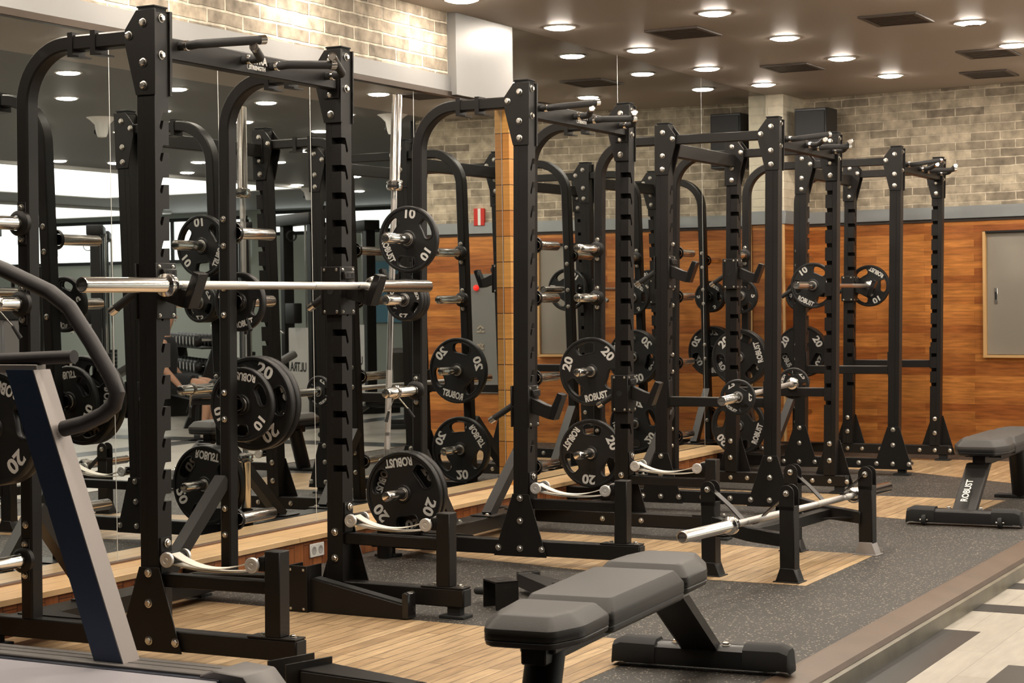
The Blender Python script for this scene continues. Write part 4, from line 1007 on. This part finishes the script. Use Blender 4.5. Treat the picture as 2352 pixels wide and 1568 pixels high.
dumbbell_rack(RL, RR, 'three-shelf dumbbell rack seen in the mirror')
db = dumbbell(); firstd = True; shn = ['bottom', 'middle', 'top']
for si_, z in enumerate((.30, .58, .86)):
    for i in range(11):
        x = -1.0+.2*i; loc = RL+Vector((cos(RR)*x, sin(RR)*x, z+.072)); lab = 'black dumbbell, %s from the left on the %s shelf of the mirrored rack' % (ordn[i], shn[si_])
        if firstd: db.location = loc; db.rotation_euler = (0, 0, RR); db['label'] = lab; firstd = False
        else: dup(db, loc, (0, 0, RR), lab)
def inc_bench(loc, rot, label):
    t = thing('incline_bench', label, 'bench', loc, rot, 'benches seen in the mirror')
    obj('seat', MB().box(-.15, .15, -.1, .25, .40, .47, .02), VIN, t)
    obj('backrest', MB().box(-.14, .14, 0, .75, -.035, .035, .02, Matrix.Translation((0, .28, .45)) @ Matrix.Rotation(radians(30), 4, 'X')), VIN, t)
    m = MB(); m.box(-.03, .03, -.1, .8, .33, .39, .004); obj('frame', m, K, t)
    for y in (-.05, .75):
        obj('leg', MB().tube([(0, y*.9+.02, .34), (0, y, .03)], .03, 10), K, t); obj('foot', MB().box(-.22, .22, y-.03, y+.03, 0, .05, .008), KM, t)
    return t
ib = inc_bench((6.1, 9.5, -.09), .9, 'adjustable bench in front of the dumbbell rack, seen in the mirror')
dup(ib, (5.2, 11.9, -.09), (0, 0, 2.6), 'adjustable bench beside the cable machine, seen in the mirror')

dup(ib, (8.3, 10.1, -.09), (0, 0, 1.2), 'adjustable bench left of the dumbbells, seen in the mirror')
def cross_trainer(loc, rot, label):
    t = thing('cross_trainer', label, 'gym machine', loc, rot, 'cardio machines seen in the mirror')
    obj('body', MB().prism([(-.5, .05), (.4, .05), (.45, .3), (.2, .5), (.1, 1.2), (-.05, 1.2), (-.1, .45), (-.5, .25)], 'y', -.12, .12, .02), simple('cardio_grey', (.12, .11, .11), .45) if 'cardio_grey' not in bpy.data.materials else bpy.data.materials['cardio_grey'], t)
    obj('console', MB().box(-.06, .02, -.2, .2, 1.2, 1.5, .02), KM, t)
    for s_ in (-1, 1):
        obj('swing_arm', MB().tube([(.1, s_*.28, .5), (0, s_*.3, 1.2), (-.25, s_*.3, 1.72)], .02, 10), K, t)
    obj('foot_bar', MB().box(-.6, .5, -.25, .25, 0, .05, .01), KM, t)
    return t
ct = cross_trainer((7.0, 7.9, -.09), .9, 'grey cross trainer with raised arms seen in the mirror at left')
dup(ct, (8.0, 8.9, -.09), (0, 0, .9), 'grey cross trainer behind the first, seen in the mirror at left')
dup(ct, (9.3, 9.9, -.09), (0, 0, .9), 'farthest grey cross trainer seen in the mirror at left')
# ---------------------------------------------------------------- person on the bench (seen in the mirror)
def skin_obj(name, joints, edges, mat, parent, sub=2):
    me = bpy.data.meshes.new(name); me.from_pydata([j[0] for j in joints], edges, []); me.update()
    o = bpy.data.objects.new(name, me); COL.objects.link(o); o.parent = parent
    md = o.modifiers.new('s', 'SKIN'); sd = o.modifiers.new('u', 'SUBSURF'); sd.levels = sub; sd.render_levels = sub
    for v, j in zip(me.skin_vertices[0].data, joints): v.radius = (j[1], j[1]) if not isinstance(j[1], tuple) else j[1]
    me.skin_vertices[0].data[0].use_root = True
    me.materials.append(mat)
    dg = bpy.context.evaluated_depsgraph_get(); dg.update()
    nm = bpy.data.meshes.new_from_object(o.evaluated_get(dg)); o.modifiers.clear(); o.data = nm
    for p in nm.polygons: p.use_smooth = True
    return o
def person(loc, rot, label):
    t = thing('person', label, 'person', loc, rot)
    J = []; E_ = []
    def add(p, r, par=None):
        J.append((Vector(p), r))
        if par is not None: E_.append((par, len(J)-1))
        return len(J)-1
    pel = add((0, 0, .50), (.14, .11)); bel = add((0, .0, .64), (.13, .09), pel); che = add((0, .02, .84), (.165, .11), bel); nk0 = add((0, .03, .98), (.09, .07), che)
    nk = add((0, .01, 1.06), .052, nk0); hd0 = add((0, -.01, 1.13), (.062, .075), nk); hd1 = add((0, -.015, 1.22), (.075, .09), hd0); add((0, 0, 1.28), (.05, .06), hd1)
    for s_ in (-1, 1):
        sh = add((s_*.19, .02, .93), .058, che); el = add((s_*.24, -.02, .66), .043, sh); wr = add((s_*.22, -.18, .48), .029, el); pm = add((s_*.215, -.235, .44), (.022, .036), wr)
        for q in range(4):
            f1 = add((s_*(.19+q*.016), -.285+.006*abs(q-1), .425), .009, pm); f2 = add((s_*(.19+q*.016), -.30, .395), .0085, f1); add((s_*(.19+q*.016), -.285, .372), .008, f2)
        th_ = add((s_*.18, -.23, .455), .011, pm); add((s_*.168, -.268, .445), .0095, th_)
        hp = add((s_*.10, -.02, .49), .09, pel); kn = add((s_*.19, -.44, .50), .064, hp); ca = add((s_*.19, -.45, .30), .056, kn); an = add((s_*.19, -.42, .09), .036, ca); he = add((s_*.19, -.44, .045), .036, an); add((s_*.20, -.58, .03), (.04, .026), he)
    b = skin_obj('body', J, E_, SKIN, t)
    # face
    f = MB()
    for s_ in (-1, 1): f.sphere((s_*.03, -.088, 1.215), .008, (1, .6, 1), 10)
    obj('eye', f, KM, t)
    f = MB(); f.sphere((0, -.108, 1.19), .014, (.8, 1, 1.5), 10)
    for s_ in (-1, 1): f.sphere((s_*.078, 0, 1.2), .022, (.4, .8, 1.3), 10)
    obj('nose_and_ears', f, SKIN, t)
    obj('mouth', MB().sphere((0, -.098, 1.155), .018, (1.2, .4, .35), 10), simple('lips', (.4, .15, .12), .5), t)
    obj('hair', MB().sphere((0, .02, 1.245), .098, (.95, 1.05, .85), 20), simple('dark_hair', (.01, .008, .007), .6), t)
    obj('top', MB().loft([[Vector((a*cos(2*pi*k/20), .01+b_*sin(2*pi*k/20), z)) for k in range(20)] for a, b_, z in ((.17, .135, .50), (.155, .115, .62), (.185, .13, .80), (.205, .12, .90), (.15, .10, .97), (.09, .08, .99))]), CLOTH, t)
    m = MB()
    for s_ in (-1, 1): m.tube([(s_*.08, .0, .50), (s_*.12, -.14, .50), (s_*.16, -.30, .50)], [.115, .105, .092], 14)
    obj('shorts', m, CLOTH, t)
    m = MB()
    for s_ in (-1, 1): m.box(s_*.195-.05, s_*.195+.05, -.62, -.38, .0, .08, .02)
    obj('shoe', m, simple('shoe_dark', (.03, .03, .03), .6), t)
person((7.05, 10.15, -.09), -2.06, 'person in black sportswear seated on a bench, seen in the mirror')
